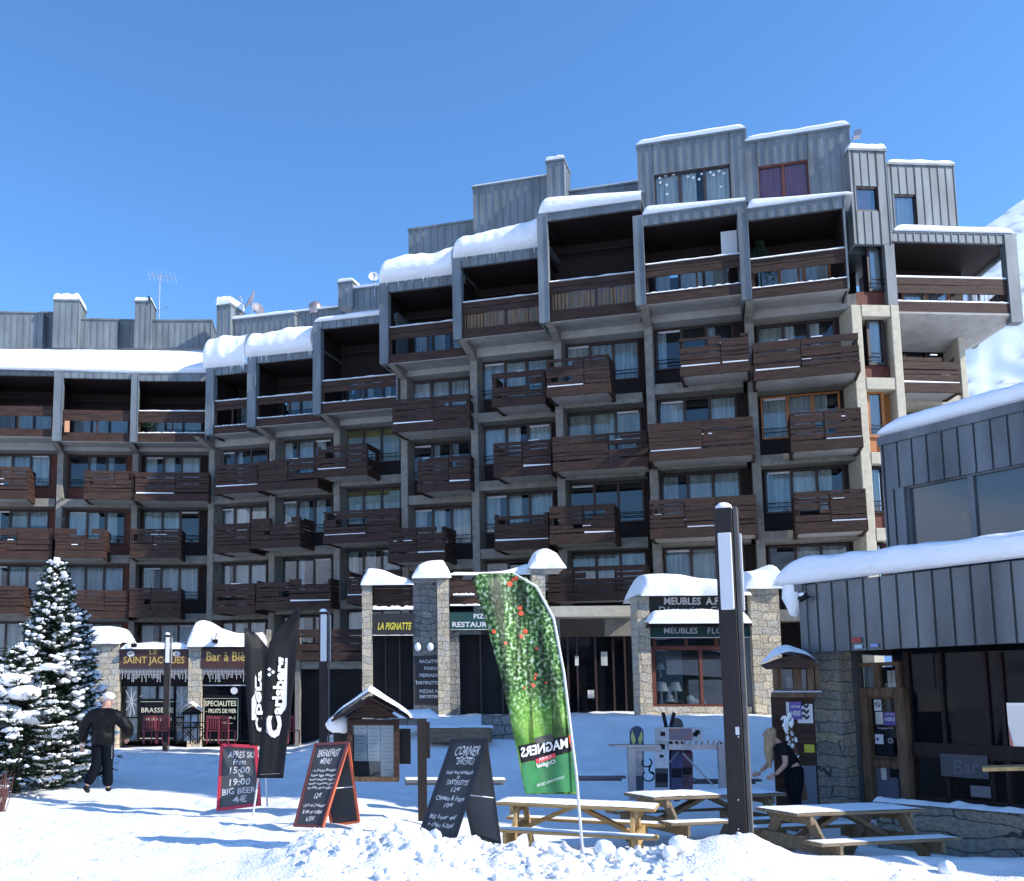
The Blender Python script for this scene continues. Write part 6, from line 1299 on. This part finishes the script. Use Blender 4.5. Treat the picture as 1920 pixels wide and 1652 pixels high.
board(1279, 1299, 1404, 1500, YR + .0, 'dark red and black snowboard below the rail beside the violet one', pri('red_black_board', (.08, .015, .03), .4, .0, .8, 6), [(.5, .62, .7, blk, 'binding')])
for s, x, lb in ((-1, 1249, 'black ski with its tip pointing up left above the rack'), (1, 1258, 'black ski with its tip leaning right above the rack')):
    a, b = at(x + s * 2, 1500, YR + .1), at(x, 1362, YR + .3); c = at(x + s * 6, 1336, YR + .35); mb = MB(); mb.bar(a, b, .075, .012, (0, 1, 0)); mb.bar(b, c, .06, .012, (0, 1, 0)); tag(mb.build('ski', blk, origin=a), lb, 'ski', 'boards and skis on the rack')
mb = MB(); mb.box(*bxp(1230, 1364, 1317, 1390, YR - .02, .04)); o = mb.build('picture_board', pri('grey_white', (.4, .42, .45), .5, 0, .2, 8), origin=at(1273, 1390, YR)); tag(o, 'horizontal board with a sunset picture fixed above the ski rack rail', 'board')
sunset = pri('sunset_print', (.10, .14, .22), .5, 0, 0, 2.4, 0, 1, .4, (1, 1, 5), (.34, .13, .07)); mb = MB(); mb.box(*bxp(1255, 1366, 1297, 1388, YR - .03, .01)); mb.build('picture', sunset, o)
for x, y in ((1243, 1372), (1304, 1373), (1308, 1369)): mb = MB(); mb.box(*bxp(x - 4, y, x + 4, y + 8, YR - .03, .01)); mb.build('print', blk, o)
for k, (cx, cy, r0) in enumerate(((1213, 1430, 9), (1216, 1455, 11), (1226, 1443, 9))):
    mb = MB(); mb.tube([at(cx + r0 * cos(t * .5), cy + r0 * .9 * sin(t * .5), YR + .05) for t in range(-2, 9)], .013, 6); tag(mb.build('binding_strap', blk, origin=at(cx, cy, YR)), ('uppermost curled black strap hanging in the left gap of the ski rack', 'lowest curled black strap hanging in the left gap of the ski rack', 'curled black strap nearest the white snowboard')[k], 'strap', 'boards and skis on the rack')
# snow-plastered ski leaning on the hut
a, b = at(1508, 1500, 15.2), at(1472, 1340, 15.28); mb = MB(); mb.bar(a, b, .13, .02, (0, 1, 0)); o = mb.build('old_ski', M['log'], origin=a); tag(o, 'old wooden ski plastered with snow leaning on the notice hut', 'ski'); mb = MB(); r = random.Random(6)
for k in range(34): s = r.random() ** .6; q = a.lerp(b, .35 + .65 * s) + V(r.uniform(-.07, .07), -.03, 0); mb.ball(q, r.uniform(.008, .026) * (.5 + s), 7, 0, 1.2, (1.1, .5, 1.5))
for k in range(7): mb.ball(a.lerp(b, .86 + .02 * k) + V((-.06, .05, -.03, .08, 0, -.07, .03)[k], -.03, 0), (.028, .035, .03, .03, .034, .025, .022)[k], 9, 0, 1.3, (1.0, .45, 1.25))
mb.build('snow', M['snow'], o)
# ------------------------------------------------------------------ people
def body(name, label, joints, edges, radii, mats_parts, loc):
    """one continuous skinned body"""
    me = bpy.data.meshes.new(name); o = bpy.data.objects.new(name, me); COL.objects.link(o); o.location = loc; ORG[o] = Vector(loc)
    keys = list(joints); me.from_pydata([Vector(joints[k]) for k in keys], [(keys.index(a), keys.index(b)) for a, b in edges], [])
    sk = o.modifiers.new('skin', 'SKIN'); sk.use_smooth_shade = True
    for i, k in enumerate(keys):
        r_ = radii[k]; me.skin_vertices[0].data[i].radius = r_ if hasattr(r_, '__len__') else (r_, r_); me.skin_vertices[0].data[i].use_root = (i == 0)
    s = o.modifiers.new('sub', 'SUBSURF'); s.levels = s.render_levels = 2
    me.materials.append(mats_parts); tag(o, label, 'person'); return o
def child(o, joints, edges, radii, mat, name):
    c = body(name, None, joints, edges, radii, mat, (0, 0, 0)); del c['category']; c.parent = o; return c
M['skin'] = pri('skin', (.50, .28, .20), .6); M['leather'] = pri('black_leather', (.004, .004, .005), .5, 0, .3, 6, .9, 7, .18); M['trousers'] = pri('dark_trousers', (.004, .006, .011), .8, 0, .3, 5, spec=.1)
# the walking man: 1 unit = 1 m, x right, y away, z up from his feet
J = dict(pelvis=(.0, 0, .93), waist=(.0, 0, 1.08), chest=(.0, -.0, 1.33), neck=(.03, .02, 1.51), head0=(.06, .04, 1.60), head1=(.07, .05, 1.70),
         shl=(-.20, 0, 1.43), ell=(-.35, .03, 1.16), wrl=(-.40, .10, .86), shr=(.21, 0, 1.43), elr=(.42, -.02, 1.18), wrr=(.40, .16, .98),
         hpl=(-.10, 0, .90), knl=(-.09, .0, .50), anl=(-.24, -.16, .13), hpr=(.10, 0, .90), knr=(.08, .07, .49), anr=(.10, .06, .07))
man = body('person', 'man in black leather jacket and pale cap walking away across the snow', J,
           [('pelvis', 'waist'), ('waist', 'chest'), ('chest', 'neck'), ('neck', 'head0'), ('head0', 'head1'), ('chest', 'shl'), ('shl', 'ell'), ('ell', 'wrl'), ('chest', 'shr'), ('shr', 'elr'), ('elr', 'wrr'), ('pelvis', 'hpl'), ('hpl', 'knl'), ('knl', 'anl'), ('pelvis', 'hpr'), ('hpr', 'knr'), ('knr', 'anr')],
           dict(pelvis=(.16, .12), waist=(.15, .11), chest=(.18, .12), neck=.06, head0=.088, head1=.085, shl=.08, ell=.05, wrl=.03, shr=.08, elr=.05, wrr=.03, hpl=.10, knl=.06, anl=.045, hpr=.10, knr=.06, anr=.045), M['skin'], at(190, 1487, 17.3))
child(man, dict(a=(0, 0, .80), b=(.0, 0, 1.0), c=(0, 0, 1.22), d=(0, 0, 1.40), e=(.02, .01, 1.49), l0=(-.21, 0, 1.42), l1=(-.36, .02, 1.17), l2=(-.40, .09, .90), r0=(.22, 0, 1.42), r1=(.47, -.03, 1.17), r2=(.43, .13, 1.0)),
      [('a', 'b'), ('b', 'c'), ('c', 'd'), ('d', 'e'), ('d', 'l0'), ('l0', 'l1'), ('l1', 'l2'), ('d', 'r0'), ('r0', 'r1'), ('r1', 'r2')], dict(a=(.25, .18), b=(.24, .17), c=(.25, .18), d=(.24, .16), e=.11, l0=.135, l1=.115, l2=.085, r0=.135, r1=.125, r2=.09), M['leather'], 'jacket')
for s, nm in ((-1, 'l'), (1, 'r')):
    k = J['kn' + nm]; a = J['an' + nm]; child(man, dict(a=(s * .085, 0, .98), b=(s * .09, .0, .70), c=(k[0], k[1], k[2]), d=(a[0], a[1], a[2] + .02)), [('a', 'b'), ('b', 'c'), ('c', 'd')], dict(a=.13, b=.13, c=.105, d=(.10, .11)), M['trousers'], 'trouser_leg')
    child(man, dict(a=(a[0], a[1] - .04, .07 if s > 0 else .13), b=(a[0], a[1] + .15, .05 if s > 0 else .02)), [('a', 'b')], dict(a=(.06, .055), b=(.05, .035)), M['black'], 'boot')
mb = MB(); mb.ball(man.location + V(.075, .05, 1.75), .118, 16, 0, .08, (1, 1.05, .72)); mb.build('cap', pri('pale_cap', (.72, .66, .63), .8), man)
mb = MB(); mb.tube([man.location + V(.065 + .095 * cos(t), .045 + .1 * sin(t), 1.655) for t in [k * .4 for k in range(-1, 8)]], .022, 6); mb.build('headband', pri('pink_band', (.6, .3, .3), .8), man)
for s in (-1, 1): mb = MB(); mb.ball(man.location + V(.07 + s * .098, .04, 1.64), .028, 8, 0, 0, (.5, .8, 1.2)); mb.build('ear', M['skin'], man)
mb = MB(); mb.tube([man.location + V(.19, -.08, z_) for z_ in (.86, .78, .7, .62)], .008, 5); mb.build('piping', M['metal'], man)
def hand(o, wr, dirv, side, mat):
    """palm with four bent fingers and a thumb"""
    d = Vector(dirv).normalized(); a = d.cross(V(0, 1, 0)).normalized() * side; w0 = Vector(wr); J_ = {'w': w0, 'p': w0 + d * .07}; E_2 = [('w', 'p')]; R_ = {'w': (.024, .02), 'p': (.036, .018)}
    for k in range(4):
        b0 = w0 + d * .085 + a * (-.027 + k * .018); l = (.03, .036, .034, .026)[k]; J_.update({f'a{k}': b0, f'b{k}': b0 + d * l + V(0, .008, 0), f'c{k}': b0 + d * l * 1.7 + V(0, .026, 0)}); E_2 += [('p', f'a{k}'), (f'a{k}', f'b{k}'), (f'b{k}', f'c{k}')]; R_.update({f'a{k}': .010, f'b{k}': .009, f'c{k}': .007})
    J_.update({'t0': w0 + d * .03 - a * .035, 't1': w0 + d * .065 - a * .055 + V(0, .01, 0)}); E_2 += [('w', 't0'), ('t0', 't1')]; R_.update({'t0': .011, 't1': .008})
    child(o, J_, E_2, R_, mat, 'hand')
hand(man, J['wrl'], (-.05, .2, -1), 1, M['skin']); hand(man, J['wrr'], (-.3, .6, -.6), -1, M['skin'])
# the woman leaning over the table, facing left
wl_ = at(1487, 1520, 15.0); wl_.z = -.22
K = dict(pelvis=(.05, 0, .92), waist=(-.03, 0, 1.05), chest=(-.14, 0, 1.24), neck=(-.24, -.01, 1.37), head0=(-.30, -.02, 1.42), head1=(-.34, -.02, 1.49), shl=(-.17, -.16, 1.28), ell=(-.18, -.22, 1.0), wrl=(-.36, -.24, .84), shr=(-.17, .16, 1.28), elr=(-.24, .2, 1.0), wrr=(-.42, .14, .86),
         hpl=(.05, -.09, .9), knl=(-.0, -.10, .48), anl=(.06, -.1, .06), hpr=(.05, .09, .9), knr=(.06, .1, .48), anr=(.14, .1, .06))
wo_ = body('person', 'woman with long blonde hair in black top leaning over the table beside the notice hut', K,
           [('pelvis', 'waist'), ('waist', 'chest'), ('chest', 'neck'), ('neck', 'head0'), ('head0', 'head1'), ('chest', 'shl'), ('shl', 'ell'), ('ell', 'wrl'), ('chest', 'shr'), ('shr', 'elr'), ('elr', 'wrr'), ('pelvis', 'hpl'), ('hpl', 'knl'), ('knl', 'anl'), ('pelvis', 'hpr'), ('hpr', 'knr'), ('knr', 'anr')],
           dict(pelvis=(.13, .14), waist=(.11, .11), chest=(.12, .13), neck=.05, head0=.075, head1=.085, shl=.055, ell=.042, wrl=.028, shr=.055, elr=.042, wrr=.028, hpl=.09, knl=.06, anl=.04, hpr=.09, knr=.06, anr=.04), M['skin'], wl_)
child(wo_, dict(a=(.06, 0, .86), b=(.0, 0, 1.02), c=(-.12, 0, 1.22), d=(-.2, 0, 1.32), l0=(-.17, -.17, 1.27), l1=(-.18, -.21, 1.12), r0=(-.17, .17, 1.27), r1=(-.2, .2, 1.12)), [('a', 'b'), ('b', 'c'), ('c', 'd'), ('c', 'l0'), ('l0', 'l1'), ('c', 'r0'), ('r0', 'r1')], dict(a=(.15, .16), b=(.13, .14), c=(.15, .155), d=.08, l0=.075, l1=.062, r0=.075, r1=.062), M['black_cloth'], 'top')
for s, nm in ((-1, 'l'), (1, 'r')):
    k, a = K['kn' + nm], K['an' + nm]; child(wo_, dict(a=(.05, s * .06, .99), b=(.04, s * .09, .72), c=k, d=(a[0], a[1], .1)), [('a', 'b'), ('b', 'c'), ('c', 'd')], dict(a=.13, b=.115, c=.08, d=.065), M['trousers'], 'trouser_leg')
    child(wo_, dict(a=(a[0], a[1], .05), b=(a[0] - .15, a[1], .03)), [('a', 'b')], dict(a=.05, b=.04), M['black'], 'shoe')
M['hair'] = pri('blonde_hair', (.42, .30, .17), .55, 0, .4, 9, .6, 25, .4, (6, 6, .6))
child(wo_, dict(a=(-.33, -.02, 1.56), b=(-.30, -.03, 1.50), c=(-.345, -.06, 1.38), d=(-.375, -.07, 1.22), e=(-.37, -.07, 1.06), f=(-.35, -.07, .93)), [('a', 'b'), ('b', 'c'), ('c', 'd'), ('d', 'e'), ('e', 'f')], dict(a=(.07, .08), b=(.105, .11), c=(.075, .09), d=(.055, .07), e=(.045, .05), f=.02), M['hair'], 'hair')
mb = MB(); h = Vector(wl_) + V(-.42, -.03, 1.45); mb.tube([h, h + V(-.022, 0, -.02)], [.012, .009], 6); mb.build('nose', M['skin'], wo_)
mb = MB()
for s in (-1, 1): mb.ball(h + V(.01, s * .03, .025), .009, 6)
mb.build('eyes', M['black'], wo_)
hand(wo_, K['wrl'], (-.8, 0, -.4), 1, M['skin']); hand(wo_, K['wrr'], (-.8, 0, -.4), -1, M['skin'])
